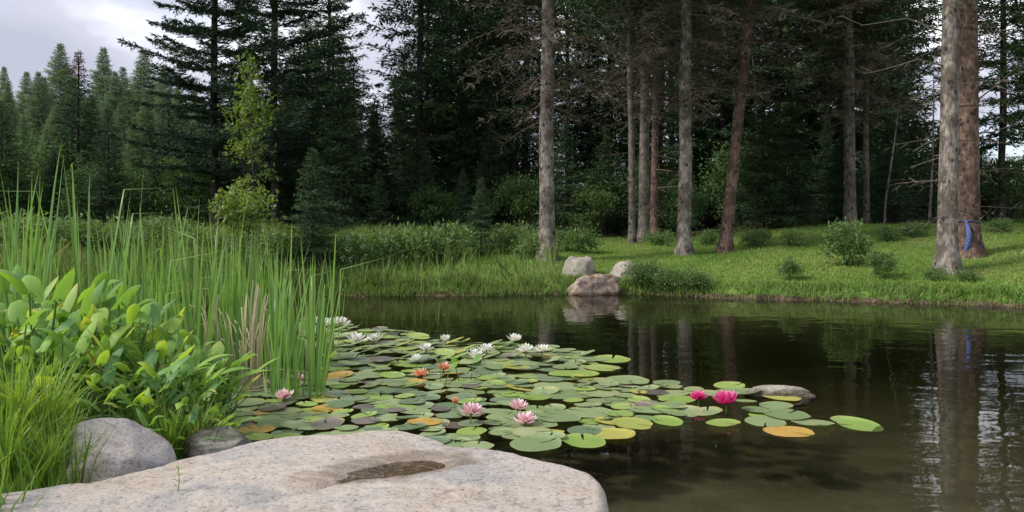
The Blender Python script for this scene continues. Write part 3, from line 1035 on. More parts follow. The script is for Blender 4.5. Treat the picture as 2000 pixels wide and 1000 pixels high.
lawn_tree(1068, 505, 16.0, 0.155, (0.004, 0), 'bark_pale', 1, 'pale mottled trunk standing just behind the far boulders', 0, 0)
lawn_tree(1234, 470, 20.0, 0.085, (-0.008, 0), 'bark_grey', 2, 'slimmer grey trunk of the close pair behind the boulders', 5, 1, 13)
lawn_tree(1257, 472, 20.4, 0.135, (0.006, 0.0), 'bark_grey', 3, 'thicker grey trunk of the close pair behind the boulders', 2, 0)
lawn_tree(1279, 470, 21.5, 0.10, (0.0, 0), 'bark_red', 13, 'dim brown trunk just right of the close grey pair', 6, 1, 13)
lawn_tree(1335, 500, 16.6, 0.140, (0.010, 0), 'bark_pale', 4, 'upright pale spotted trunk standing between the grey pair and leaning trunk', 1, 1)
lawn_tree(1417, 500, 16.8, 0.125, (0.100, 0), 'bark_red', 5, 'brown trunk leaning to the right on the lawn', 2, 0, 13.5)
lawn_tree(1661, 445, 21.5, 0.15, (-0.01, 0), 'bark_grey', 6, 'grey trunk rising behind the round lawn shrub', 0, 1)
lawn_tree(1690, 450, 22.5, 0.085, (0.006, 0), 'bark_grey', 8, 'slim grey trunk close beside the one behind the shrub', 1, 0, 12)
lawn_tree(1849, 530, 13.3, 0.155, (0.015, 0), 'bark_pale', 9, 'thick pale trunk with dark knots nearest the water', 5, 1, 15,
          limbs=[[(0, 0, 3.35), (-0.5, -.05, 3.45), (-1.0, 0, 3.30), (-1.35, 0, 3.22)], [(-.02, 0, 3.9), (-.6, .1, 4.15), (-1.3, .15, 4.05), (-1.7, .1, 4.2)]])
lawn_tree(1889, 500, 14.6, 0.20, (0.0, 0), 'bark_red', 10, 'thick reddish brown trunk with the blue rope, behind the pale one', 6, 0, 15,
          limbs=[[(0.1, 0, 2.18), (0.45, 0, 2.20), (0.8, 0, 2.32), (1.1, 0, 2.5)], [(0.1, 0, 1.55), (0.35, -.05, 1.50), (0.5, -.05, 1.55)],
                 [(0.05, -.1, 2.7), (.4, -.2, 3.0), (.8, -.2, 3.35), (1.2, -.2, 3.5)]])

# ---- the two tall pines on the left and the trees round them
for k, (px, Y, lab, rt) in enumerate([(418, 24.0, 'tall layered pine against the sky, its boughs reaching left', 0.4), (535, 23.0, 'tall layered pine right of the other pine, above the yellow-green sapling', 2.2)]):
    x = (px - 1000) / FPX * Y
    t = tree('pine_tree', x, Y, [('trunk', trunkP[k]), ('crown', pineP[k])], 1.0, rt)
    tag(t, lab, 'tree', 'tall pines by the open sky')

# forest: (px, Y, kind, height)
FOREST = []
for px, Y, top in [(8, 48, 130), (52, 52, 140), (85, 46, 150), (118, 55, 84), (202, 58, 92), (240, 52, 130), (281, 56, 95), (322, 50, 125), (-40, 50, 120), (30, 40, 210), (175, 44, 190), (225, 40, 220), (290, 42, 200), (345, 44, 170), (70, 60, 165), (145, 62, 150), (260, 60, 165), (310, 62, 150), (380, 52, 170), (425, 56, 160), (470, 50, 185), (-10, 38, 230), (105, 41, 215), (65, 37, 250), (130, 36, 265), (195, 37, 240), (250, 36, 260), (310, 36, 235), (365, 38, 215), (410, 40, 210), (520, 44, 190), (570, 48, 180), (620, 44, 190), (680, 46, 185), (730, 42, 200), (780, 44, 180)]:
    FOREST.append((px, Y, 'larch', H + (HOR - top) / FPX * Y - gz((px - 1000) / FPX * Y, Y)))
FOREST.append((153, 34, 'rusttop', H + (HOR - 98) / FPX * 34 - gz((153 - 1000) / FPX * 34, 34)))
for px, Y, top in [(90, 30, 250), (205, 29, 270), (262, 31, 230), (330, 28, 195), (375, 27, 240), (455, 28, 190), (500, 30, 170), (590, 28, 160), (640, 27, 200), (300, 26, 300), (30, 29, 300), (150, 27, 330), (420, 25.5, 310),
                   (690, 26, 230), (735, 25, 190), (850, 27, 110), (905, 26, 170), (960, 25, 240), (-30, 30, 260), (15, 38, 160), (75, 42, 140), (225, 45, 140), (-15, 33, 215), (45, 34, 225), (110, 33, 205), (180, 35, 185), (235, 34, 200), (285, 34, 175), (350, 33, 165), (395, 31, 190), (470, 32, 150), (640, 24, 330), (830, 23.5, 300), (740, 22.5, 330), (905, 23, 330), (560, 24.5, 300), (1000, 27, 250), (835, 29, -40), (880, 28, -60), (920, 31, -80), (950, 29, -10), (985, 31, 40), (650, 28, 30), (690, 33, 110), (615, 33, 90), (560, 27, 130), (790, 32, 90), (600, 29, 40), (575, 31, 60)]:
    FOREST.append((px, Y, 'larch' if px < 400 and Y >= 29 and px not in (205, 330) else 'spruce', H + (HOR - top) / FPX * Y - gz((px - 1000) / FPX * Y, Y)))  # left rows take the larch kind for its painted-in haze tone
for px, Y, h in [(820, 25.5, 15), (905, 30, 16), (975, 33, 14), (1006, 26, 14), (1028, 27, 15), (1110, 31, 13), (1190, 29, 15),
                 (1290, 27, 15), (1312, 36, 16), (1365, 29, 15), (1386, 34, 15), (1545, 35, 16), (1615, 34, 15), (1740, 36, 14), (1150, 38, 12), (1225, 37, 14), (1440, 36, 15), (1690, 35, 15), (1412, 27, 14), (1462, 31, 16), (1520, 27, 15), (1580, 29, 15), 
                 (1640, 27, 15), (1715, 30, 16), (1752, 26, 14), (1957, 23, 13), (2060, 25, 15), (2090, 30, 15), (640, 33, 14)]:
    FOREST.append((px, Y, 'forest', h))
INT = [(-300, 'the frame edge'), (418, 'the two tall pines'), (535, 'the two tall pines'), (1068, 'the mottled trunk'), (1245, 'the grey pair'), (1335, 'the spotted trunk'), (1430, 'the leaning trunk'),
       (1660, "the shrub's trunk"), (1868, 'the thick pale trunk'), (2400, 'the frame edge')]
RANK = {}


def rel_label(kind, px, phrase):
    k = max(i for i, (p, _) in enumerate(INT) if p <= px)
    k = min(k, len(INT) - 2)
    RANK.setdefault((kind, k), []).append((px, phrase))
    return kind, k


todo = []
for px, Y, kind, h in FOREST:
    x = (px - 1000) / FPX * Y
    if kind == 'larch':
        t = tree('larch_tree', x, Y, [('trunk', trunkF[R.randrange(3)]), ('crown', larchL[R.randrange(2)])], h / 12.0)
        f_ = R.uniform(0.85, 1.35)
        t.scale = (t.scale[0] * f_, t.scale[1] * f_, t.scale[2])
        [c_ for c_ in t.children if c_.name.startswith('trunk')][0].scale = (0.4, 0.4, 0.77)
        ph, cat, g = 'hazy larch', 'tree', 'larches in the haze-tinted treeline'
    elif kind == 'rusttop':
        t = tree('spruce_tree', x, Y, [('trunk', trunkS[0]), ('crown', spruceTip)], h / 8.0)
        tag(t, 'dark spruce with a rusty brown tip against the cloud', 'tree', 'dark spruces')
        continue
    elif kind == 'spruce':
        t = tree('spruce_tree', x, Y, [('trunk', trunkS[0]), ('crown', spruceA[R.randrange(3)])], (h / 8.0 * 1.12, h / 8.0 * 1.12, h / 8.0))
        ph, cat, g = 'leafy dark spruce', 'tree', 'dark spruces'
    else:
        pr = [('trunk', trunkF[R.randrange(3)]), ('crown', forestF[R.randrange(3)])]
        if R.random() < 0.6:
            pr.append(('dead_crown', fewdead[R.randrange(2)]))
        t = tree('forest_spruce', x, Y, pr, h / 15.0)
        ph, cat, g = 'forest spruce', 'tree', 'forest spruces behind the lawn'
    todo.append((t, px, kind, ph, cat, g))

# dense forest floor growth: broad-leaved understory bushes
USH = []
rr_ = random.Random(5)
for px in range(600, 2080, 34):
    Y = rr_.uniform(22.5, 27.5)
    USH.append((px + rr_.uniform(-12, 12), Y, rr_.uniform(0.75, 1.35)))
for px in range(960, 2080, 46):
    Y = rr_.uniform(29, 36)
    USH.append((px + rr_.uniform(-16, 16), Y, rr_.uniform(1.1, 1.9)))
for px in range(-20, 600, 38):
    Y = rr_.uniform(25, 33)
    USH.append((px + rr_.uniform(-16, 16), Y, rr_.uniform(1.0, 1.7)))
for px, Y, s in USH:
    if px > 1785:
        s = min(s, 0.95)
    x = (px - 1000) / FPX * Y
    if rr_.random() < 0.5:
        t = tree('young_spruce', x, Y, [('trunk', trunkS[0]), ('crown', spruceA[rr_.randrange(3)])], (s * 0.5, s * 0.5, s * rr_.uniform(0.30, 0.48)))
        todo.append((t, px, 'young', 'young spruce', 'tree', 'young spruces in the forest'))
        continue
    t = tree('understory_bush', x, Y, [('crown', under[rr_.randrange(3)])], s * rr_.uniform(0.7, 1.0))
    todo.append((t, px, 'bush', 'understory bush', 'bush', 'understory bushes in the forest'))

groups = {}
for it in todo:
    k = max(i for i, (p, _) in enumerate(INT) if p <= it[1])
    groups.setdefault((it[3], min(k, len(INT) - 2)), []).append(it)
for (ph, k), its in groups.items():
    its.sort(key=lambda q: q[1])
    A, B = INT[k][1], INT[k + 1][1]
    for n_, (t, px, kind, ph, cat, g) in enumerate(its):
        if A == B:
            where = 'between ' + A
        elif A == 'the frame edge':
            where = 'left of ' + B
        elif B == 'the frame edge':
            where = 'right of ' + A
        else:
            where = 'between %s and %s' % (A, B)
        pos = 'alone ' if len(its) == 1 else ORD[n_] + ' from the left '
        tag(t, '%s, %s%s' % (ph, pos, where), cat, g)

# slender pale stems in the forest
for px, pyb, Y, lean, lab, s in [(1502, 352, 26, -0.10, 'slender pale curved birch stem right of the leaning trunk', 1.6), (1737, 445, 21, 0.03, 'thin dead grey sapling left of the thick pale trunk', 1.0), (1812, 330, 20, 0.04, 'thin crooked dead stem just left of the thick pale trunk', 1.1)]:
    x = (px - 1000) / FPX * Y
    root = ob('birch_sapling' if 'birch' in lab else 'dead_sapling', None, None, (x, Y, gz(x, Y)))
    tag(root, lab, 'tree', 'slender stems in the forest')
    ob('trunk', trunk_mesh('trunk', M['bark_pale' if 'birch' in lab else 'bark_grey'], 3.4 * s, 0.03 * s, int(px), (lean, 0), 0.25, 8, 0.008, 0.1, 7, (0.8, 2.8)), root)

# yellow-green saplings between the pines
for px, py, Y, s, me, lab, nm in [(492, 0, 17.0, 1.18, saplG[0], 'tall yellow-green sapling between the two tall pines', 'sapling_tree'),
                                  (472, 0, 13.5, 1.0, brightB, 'bright yellow-green leafy bush behind the cattails', 'bush')]:
    x = (px - 1000) / FPX * Y
    t = tree(nm, x, Y, [('crown', me)] + ([('trunk', stem_thin)] if nm == 'sapling_tree' else []), s, 1.0)
    tag(t, lab, 'tree' if nm == 'sapling_tree' else 'bush')

# ---- bushes and weeds on the bank
for px, py, me, s, nm, lab in [
    (1650, 518, shrubS[0], 0.92, 'lawn_shrub', 'round leafy green shrub standing alone on the lawn'),
    (1540, 546, shrubS[1], 0.42, 'lawn_shrub', 'little leafy sapling near the water left of the round shrub'),
    (1722, 546, shrubS[2], 0.48, 'lawn_shrub', 'thin upright green plant on the lawn before the pale trunk'),
    (800, 512, weedW[0], 1.25, 'bank_bush', 'dense low green bush on the slope, left part of the hedge'),
    (860, 506, weedW[1], 1.25, 'bank_bush', 'dense low green bush on the slope, right part of the hedge'),
    (680, 525, weedW[2], 1.25, 'bank_bush', 'loose green bush on the slope right of the cattails'),
    (1010, 492, weedW[0], 1.1, 'bank_bush', 'leafy bush on the slope left of the mottled trunk'),
    (1040, 505, weedW[1], 0.9, 'bank_bush', 'leafy weeds at the foot of the mottled trunk'),
    (1120, 492, weedW[2], 1.0, 'bank_bush', 'green weeds behind the domed pale boulder'),
    (1262, 556, weedW[1], 0.7, 'bank_bush', 'lush weeds hiding the low pale boulder'),
    (1310, 560, weedW[2], 0.62, 'bank_bush', 'lush weeds at the waterline right of the low boulder'),
    (1365, 560, weedW[0], 0.5, 'bank_bush', 'low spreading weeds at the waterline below the spotted trunk'),
    (1822, 548, weedW[1], 0.38, 'bank_bush', 'tuft of weeds left of the thick pale trunk base'),
    (1885, 548, weedW[2], 0.35, 'bank_bush', 'tuft of weeds right of the thick pale trunk base'),
    (1290, 480, weedW[0], 0.65, 'bank_bush', 'forest-edge weeds between the grey pair and the spotted trunk'),
    (1380, 478, weedW[1], 0.6, 'bank_bush', 'forest-edge weeds between the spotted and leaning trunks'),
    (1480, 480, weedW[2], 0.7, 'bank_bush', 'forest-edge weeds just right of the leaning trunk'),
    (1555, 480, weedW[0], 0.6, 'bank_bush', 'forest-edge weeds midway between leaning trunk and round shrub'),
    (1735, 470, weedW[1], 0.55, 'bank_bush', 'forest-edge weeds right of the round shrub'),
    (1790, 462, weedW[2], 0.6, 'bank_bush', 'forest-edge weeds left of the thick pale trunk'),
    (1950, 455, weedW[0], 0.55, 'bank_bush', 'forest-edge weeds right of the reddish trunk'),
    (30, 505, weedW[1], 1.3, 'bank_bush', 'meadow weeds behind the cattails, nearest the frame edge'),
    (120, 500, weedW[2], 1.3, 'bank_bush', 'meadow weeds behind the cattails, second from the frame edge'),
    (215, 505, weedW[0], 1.2, 'bank_bush', 'meadow weeds behind the cattails, third from the frame edge'),
    (310, 500, weedW[1], 1.3, 'bank_bush', 'meadow weeds behind the cattails, fourth from the frame edge'),
    (400, 510, weedW[2], 1.2, 'bank_bush', 'meadow weeds behind the cattails, left of the bright bush'),
    (540, 520, weedW[0], 1.3, 'bank_bush', 'meadow weeds behind the cattails, right of the bright bush'),
    (610, 520, weedW[1], 1.2, 'bank_bush', 'meadow weeds at the foot of the feathery conifer'),
    (740, 512, weedW[2], 1.2, 'bank_bush', 'low bush on the slope between the loose bush and hedge'),
]:
    x, y, z = hit(px, py, 11.0)
    t = tree(nm, x, y, [('crown', me)], s, z=z)
    tag(t, lab, 'shrub' if nm == 'lawn_shrub' else 'bush', 'bushes and weeds on the far bank')
for px, py, h, lab in [(940, 498, 1.6, 'young dark spruce at the top of the slope'), (610, 530, 2.2, 'feathery young conifer right of the cattails')]:
    x, y, z = hit(px, py, 12.5)
    t = tree('young_spruce', x, y, [('trunk', trunkS[0]), ('crown', spruceA[1])], (h / 8 * 1.3, h / 8 * 1.3, h / 8), z=z)
    tag(t, lab, 'tree', 'young conifers on the far bank')

# ------------------------------------------------------------------ grass (stuff)
def blades(name, mat, X, Y, Z, hgt, wid, rs, lean=0.45, var=None, two=True):
    n = len(X)
    a = rs.uniform(0, 2 * math.pi, n)
    s = np.c_[np.cos(a), np.sin(a), np.zeros(n)] * (wid / 2)[:, None]
    la = rs.uniform(0, 2 * math.pi, n)
    d = np.c_[np.cos(la), np.sin(la), np.zeros(n)] * (hgt * np.abs(rs.normal(size=n)) * lean)[:, None]
    P = np.c_[X, Y, Z - 0.01]
    up = np.c_[np.zeros((n, 2)), hgt]
    mid = P + up * 0.6 + d * 0.4
    V = np.stack([P - s, P + s, mid + s * 0.7, P + up + d, mid - s * 0.7], 1).reshape(-1, 3)
    F = np.arange(5 * n).reshape(n, 5)
    mb = MB()
    v = np.clip(rs.normal(0.5, 0.2, n) if var is None else var, 0, 1)
    mb.add(V, F, 0, np.repeat(v, 5))
    return mb.mesh(name, [mat])


rs = np.random.RandomState(12)
n = 150000
Y = 10.6 + (rs.rand(n) ** 1.25) * 14.5
X = rs.uniform(-0.72, 0.72, n) * Y
d = shore_dist(X, Y)
keep = (d > 0.03)
X, Y, d = X[keep], Y[keep], d[keep]
Z = height(X, Y)
edge_ = np.exp(-d / 0.30)
wild = sstep(-2.0, -4.6, X) * 0.0 + sstep(0.35, 0.6, vnoise(np.c_[X * .5, Y * .5, X * 0], 2.0)) * 0.25
hgt = (0.034 + 0.09 * edge_ + 0.05 * wild) * rs.uniform(0.6, 1.5, len(X))
wid = rs.uniform(0.010, 0.020, len(X))
patch = fbm(np.c_[X * 0.8, Y * 0.8, X * 0], 3, 6.0)
for px_, y_ in ((1068, 16.0), (1245, 20.2), (1335, 16.6), (1417, 16.8), (1661, 21.5), (1849, 13.3), (1889, 14.6)):   # needle litter round the trunks
    q_ = (X - (px_ - 1000) / FPX * y_) ** 2 + (Y - y_) ** 2
    patch = patch + 0.75 * np.exp(-q_ / 0.30) * rs.rand(len(X))
o = ob('lawn_grass', blades('lawn_grass', M['lawn'], X, Y, Z, hgt, wid, rs, 0.6, 0.5 + patch * 0.8 + rs.normal(size=len(X)) * 0.15))
tag(o, 'short bright green grass of the lawn on the far bank', 'grass', kind='stuff')

# rank grass along the water's edge and the wild strip on the left
def band(n, xs, ys, dlo, dhi, rs):
    X = rs.uniform(xs[0], xs[1], n)
    Y = rs.uniform(ys[0], ys[1], n)
    d = shore_dist(X, Y)
    k = (d > dlo) & (d < dhi)
    return X[k], Y[k], d[k]


Xa, Ya, da = band(170000, (-6, 9.5), (10.4, 14.8), -0.06, 0.50, rs)
clumpy = vnoise(np.c_[Xa * 2.0, Ya * 2.0, Xa * 0], 4.0)
k = rs.rand(len(Xa)) < (0.30 + 0.7 * sstep(0.25, 0.7, clumpy)) * (0.45 + 0.55 * sstep(3.2, 1.0, Xa))
Xa, Ya, clumpy = Xa[k], Ya[k], clumpy[k]
o = ob('bank_grass', blades('bank_grass', M['meadow'], Xa, Ya, height(Xa, Ya), (0.07 + (0.10 + 0.14 * sstep(3.0, 0.5, Xa)) * clumpy ** 2) * rs.uniform(0.6, 1.3, len(Xa)), rs.uniform(0.010, 0.020, len(Xa)), rs, 0.5))
tag(o, 'rank tufts of grass hanging over the far waterline', 'grass', kind='stuff')
Xb, Yb, db = band(80000, (-16, 0.8), (4.5, 24), 0.05, 30, rs)
clumpy = vnoise(np.c_[Xb * 0.9, Yb * 0.9, Xb * 0], 9.0)
k = (rs.rand(len(Xb)) < 0.25 + 0.75 * sstep(-1.6, -4.0, Xb)) & ((Xb < -4.2) | (Yb > 13))
Xb, Yb, clumpy = Xb[k], Yb[k], clumpy[k]
o = ob('meadow_grass', blades('meadow_grass', M['meadow'], Xb, Yb, height(Xb, Yb), (0.14 + 0.45 * clumpy ** 1.5) * rs.uniform(0.6, 1.3, len(Xb)), rs.uniform(0.012, 0.03, len(Xb)), rs, 0.4,
                                                  0.15 + 0.5 * clumpy + rs.normal(size=len(Xb)) * 0.22))
tag(o, 'wild mixed meadow grass behind the cattails', 'grass', kind='stuff')
Xc, Yc, dc = band(26000, (-5.5, -1.5), (2.0, 9.0), 0.0, 6, rs)
o = ob('near_grass', blades('near_grass', M['tussock'], Xc, Yc, height(Xc, Yc), rs.uniform(0.10, 0.38, len(Xc)), rs.uniform(0.006, 0.012, len(Xc)), rs, 0.5, rs.normal(0.3, 0.2, len(Xc))))
tag(o, 'tangled green grass under the waterside plants', 'grass', kind='stuff')

# ------------------------------------------------------------------ lily pads
def pad_mesh(seed, mat, curl=0.0, lift=0.0):
    rs = np.random.RandomState(seed)
    mb = MB()
    seg, nr = 34, 5
    gap = rs.uniform(0.035, 0.10)
    th_ = np.linspace(gap, 2 * math.pi - gap, seg)
    ed = 1 + 0.05 * np.sin(th_ * 2 + rs.rand() * 6) + 0.025 * np.sin(th_ * 5 + rs.rand() * 6) + rs.normal(size=seg) * 0.008
    ed *= 1 - 0.10 * np.exp(-((th_ - gap) / 0.18) ** 2) - 0.10 * np.exp(-((th_ - 2 * math.pi + gap) / 0.18) ** 2)
    V = [(0.06, 0, 0)]
    va = [0.75]
    for k in range(1, nr + 1):
        r = k / nr
        for i_, t in enumerate(th_):
            e = r * ed[i_]
            z = 0.012 * r * r * math.sin(3 * t + seed) + curl * max(0, r - 0.72) ** 1.2 * (0.6 + 0.6 * math.sin(t + seed * 1.7)) + lift * r * r * math.sin(t + seed)
            z += 0.006 * math.sin(t * 14) * r * (1 - r)
            V.append((e * math.cos(t), e * math.sin(t), z))
            va.append(0.5 + 0.10 * math.cos(t * 13) * (1 - r) + (0.22 if k == nr else 0))
    F3 = [(0, 1 + i_, 2 + i_) for i_ in range(seg - 1)]
    F4 = []
    for k in range(nr - 1):
        for i_ in range(seg - 1):
            a_ = 1 + k * seg + i_
            F4.append((a_, a_ + seg, a_ + seg + 1, a_ + 1))
    mb.add(V, F3, 0, va)
    mb.f.append(np.array(F4))
    mb.m.append(np.zeros(len(F4), int))
    me = mb.mesh('lily_pad', [mat])
    pc = me.attributes.new('padco', 'FLOAT_VECTOR', 'POINT')
    pc.data.foreach_set('vector', np.asarray(V, np.float32).ravel())
    return me


PADM = {}
for c in PADC:
    PADM[c] = [pad_mesh(10 * len(c) + k, M['pad_' + c], (0.04, 0.14, 0.26, 0.45)[k], (0, 0.01, 0.03, 0.06)[k]) for k in range(4)]
PADLIFT = {c: [pad_mesh(50 + k, M['pad_' + c], 0.55, 0.22) for k in range(2)] for c in ('green', 'light', 'deep')}

PADS = []    # x, y, r, colour, special label


def add_pad(x, y, r, col, label=None, lift=False, tilt=0.0):
    PADS.append([x, y, r, col, label, lift, tilt])


# individually placed pads: px, py, width in px, colour, label
for px, py, w, col, lab in [
    (1673, 831, 94, 'light', 'pale yellow-green lily pad farthest out at the raft tip'),
    (1588, 830, 84, 'green', 'green lily pad second from the outer tip of the raft'),
    (1541, 845, 92, 'orange', 'orange lily pad floating at the front of the raft tip'),
    (1495, 825, 88, 'green', 'green lily pad left of the orange pad at the raft tip'),
    (1536, 813, 92, 'green', 'broad green lily pad behind the orange pad at the raft tip'),
    (1477, 804, 60, 'green', None), (1488, 812, 50, 'light', 'half hidden light green pad left of the raft tip'),
    (1515, 794, 66, 'green', None), (1527, 779, 74, 'yellow', 'yellow-edged lily pad in front of the low pale rock'),
    (1455, 786, 48, 'green', None), (1440, 770, 90, 'green', 'wide green pad left of the low pale rock'),
    (1425, 755, 64, 'light', 'light green pad at the back, left of the low pale rock'),
    (1413, 831, 64, 'light', 'light green pad alone in front of the hot pink lily'), (1303, 827, 62, 'light', 'round light green pad on the front edge right of the yellow pads'),
    (1236, 830, 80, 'yellow', 'large yellow-green pad behind the front yellow pad'), (1196, 851, 86, 'yellow', 'large bright yellow pad on the front edge of the raft'),
    (1140, 864, 92, 'light', 'light green pad on the front edge left of the yellow pads'), (1048, 872, 108, 'green', 'largest green pad touching the slab corner'),
    (933, 875, 66, 'green', 'green pad peeping over the slab under the pale pink lily'), (890, 868, 60, 'green', None),
    (1157, 702, 66, 'green', None), (1195, 703, 72, 'light', 'pad at the outer tip of the far raft'), (1176, 721, 72, 'light', 'light pad just in front of the far raft tip'),
    (1120, 732, 100, 'light', 'broad light green pad in front of the white lilies'), (1225, 745, 84, 'green', None), (1302, 751, 56, 'green', None),
    (1355, 764, 40, 'green', None), (1388, 773, 40, 'green', None), (1358, 767, 44, 'light', None), (1322, 783, 74, 'light', 'light green pad just left of the small hot pink lily'),
    (1275, 770, 60, 'brown', 'withered brown pad left of the small hot pink lily'), (1380, 808, 62, 'green', None), (1340, 806, 70, 'green', None), (1265, 806, 70, 'green', None),
    (1230, 762, 60, 'green', None), (1170, 770, 80, 'green', None), (1085, 756, 96, 'green', None), (1110, 772, 110, 'green', None), (1045, 781, 66, 'light', None),
    (1210, 788, 70, 'green', None), (1150, 806, 100, 'green', None), (1090, 820, 90, 'green', None), (1040, 848, 80, 'green', None), (1190, 825, 60, 'yellow', 'small yellow pad behind the large yellow pads'),
    (830, 828, 70, 'orange', 'orange-tinged pad left of the pale pink lily'), (835, 830, 96, 'green', None), (607, 806, 72, 'yellow', 'bright yellow pad left of the dark pads'),
    (640, 800, 60, 'orange', 'orange pad beside the bright yellow pad'), (500, 842, 70, 'orange', 'orange brown pad beside the small dark stone'), (505, 858, 56, 'light', None),
    (710, 798, 40, 'brown', 'grey brown withered pad at the middle of the raft'), (640, 832, 70, 'brown', 'dark withered pad near the slab'), (715, 826, 60, 'brown', 'dark purple-brown pad near the slab'),
    (880, 815, 60, 'deep', None), (658, 737, 66, 'orange', 'pinkish orange pad at the foot of the cattails'), (610, 768, 60, 'deep', None), (500, 745, 80, 'deep', None), (520, 770, 90, 'deep', None),
    (470, 790, 90, 'green', None), (455, 822, 80, 'green', None), (540, 820, 86, 'green', None), (590, 835, 80, 'green', None), (560, 862, 90, 'light', None), (640, 855, 80, 'green', None),
]:
    x, y = on_water(px, py)
    add_pad(x, y, w / 2 / FPX * y, col, lab)
# the raft in between
POLY = np.array([on_water(px, py) for px, py in [(398, 812), (412, 775), (470, 735), (560, 752), (640, 722), (640, 690), (596, 660), (584, 624), (660, 622), (690, 640), (790, 648), (852, 668), (950, 673), (1050, 676), (1120, 686), (1168, 705), (1120, 728),
                                                 (1180, 745), (1330, 752), (1345, 800), (1290, 822), (1200, 838), (1130, 862), (1010, 876), (900, 880), (820, 862), (600, 868), (480, 872), (430, 842)]])


def inside(P, x, y):
    r_ = False
    for (ax, ay), (bx, by) in zip(P, np.roll(P, -1, axis=0)):
        if (ay > y) != (by > y) and x < ax + (y - ay) / (by - ay) * (bx - ax):
            r_ = not r_
    return r_


rr_ = random.Random(23)
x0, x1, y0, y1 = POLY[:, 0].min(), POLY[:, 0].max(), POLY[:, 1].min(), POLY[:, 1].max()
tries = 0
while tries < 60000 and len(PADS) < 560:
    tries += 1
    x, y = rr_.uniform(x0, x1), rr_.uniform(y0, y1)
    if not inside(POLY, x, y):
        continue
    far_ = y > 6.3
    r_ = rr_.uniform(0.065, 0.115) * (1.05 if far_ else 0.92)
    if any((x - p[0]) ** 2 + (y - p[1]) ** 2 < ((r_ + p[2]) * (0.56 if not far_ else 0.50)) ** 2 for p in PADS):
        continue
    u = rr_.random()
    mid_dark = -1.6 < x < -0.2 and 4.6 < y < 5.6
    col = 'green' if u < 0.56 else 'deep' if u < 0.74 else 'light' if u < 0.92 else 'brown' if u < 0.965 else 'yellow' if u < 0.988 else 'orange'
    if mid_dark and u < 0.35:
        col = 'deep' if u < 0.2 else 'brown'
    add_pad(x, y, r_, col, None, far_ and rr_.random() < 0.22, rr_.gauss(0, 0.03))

FL = [  # flowers: px, py (base on water), width px, colour, label, opening, height over water
    (920, 832, 46, 'pink', 'pale pink water lily left of the pink pair, above its own reflection', 1.0, 0.05),
    (1012, 815, 38, 'pink', 'pale pink water lily, rear one of the touching pair', 0.95, 0.03),
    (1026, 834, 42, 'pink', 'pale pink water lily, front one of the touching pair', 1.1, 0.01),
    (1417, 805, 52, 'magenta', 'large hot pink water lily at the right of the raft', 0.85, 0.03),
    (1364, 792, 34, 'magenta', 'small hot pink water lily left of the large hot pink one', 0.9, 0.02),
    (555, 786, 36, 'pink', 'pale pink water lily right of the leafy plants', 1.0, 0.01),
    (582, 757, 30, 'pink', 'dusky pink half-open lily at the foot of the cattails', 0.6, 0.02),
    (519, 762, 20, 'pink', 'tiny pink bud under a raised leaf by the cattails', 0.4, 0.01),
    (888, 804, 22, 'peach', 'small peach bud left of the pale pink lily', 0.35, 0.03),
    (866, 738, 30, 'peach', 'orange-red water lily in the middle of the far raft', 0.8, 0.04),
    (822, 738, 30, 'peach', 'salmon water lily left of the orange-red one', 1.1, 0.0),
    (950, 700, 26, 'white', 'white water lily, right one of the far pair', 1.0, 0.05),
    (928, 708, 28, 'white', 'creamy white water lily, left one of the far pair', 1.0, 0.03),
    (1005, 684, 24, 'white', 'white water lily standing highest at the back of the raft', 0.9, 0.07),
    (1026, 702, 28, 'white', 'white water lily just in front of the highest white one', 1.0, 0.05),
    (1058, 700, 28, 'white', 'white water lily farthest right on the raft', 1.1, 0.04),
    (832, 696, 24, 'white', 'white water lily at the back, beside the upturned leaf', 1.0, 0.04),
    (812, 714, 22, 'white', 'small white lily in front of the upturned leaf', 0.9, 0.02),
    (870, 682, 22, 'white', 'white bud beside the bright upturned leaf', 0.6, 0.05),
    (696, 674, 32, 'white', 'white lily nearest the cattails on the far raft', 1.1, 0.02),
    (730, 672, 26, 'white', 'white lily right of the one nearest the cattails', 1.1, 0.02),
    (616, 636, 30, 'white', 'white lily, left one of the far row past the cattails', 1.1, 0.02),
    (640, 642, 34, 'white', 'white lily, middle one of the far row past the cattails', 1.1, 0.01),
    (664, 640, 30, 'white', 'white lily, right one of the far row past the cattails', 1.1, 0.02),
]
LM = [((1417, 800), 'the large hot pink lily'), ((1364, 785), 'the small hot pink lily'), ((1019, 822), 'the pink pair'), ((920, 825), 'the single pale pink lily'), ((555, 782), 'the leftmost pink lily'),
      ((582, 752), 'the dusky pink lily'), ((866, 730), 'the orange-red lily'), ((940, 700), 'the far white pair'), ((1005, 680), 'the highest white lily'), ((1058, 698), 'the outermost white lily'), ((822, 734), 'the salmon lily'),
      ((832, 690), 'the upturned leaf'), ((696, 672), 'the cattail-side white lily'), ((640, 640), 'the far white row'), ((430, 865), 'the small dark stone'), ((1510, 765), 'the low pale rock'), ((1196, 850), 'the bright yellow pad'),
      ((710, 798), 'the grey brown pad'), ((607, 806), 'the bright yellow left pad'), ((720, 855), "the slab's back edge")]
COLW = {'green': 'green', 'deep': 'dark green', 'light': 'light green', 'yellow': 'yellowish', 'orange': 'orange', 'brown': 'brown'}
buck = {}
PADS.sort(key=lambda p: (p[4] is None, -p[2] / p[1]))
REST = PADS[300:]
PADS = PADS[:300]
PADS.sort(key=lambda p: -p[1])
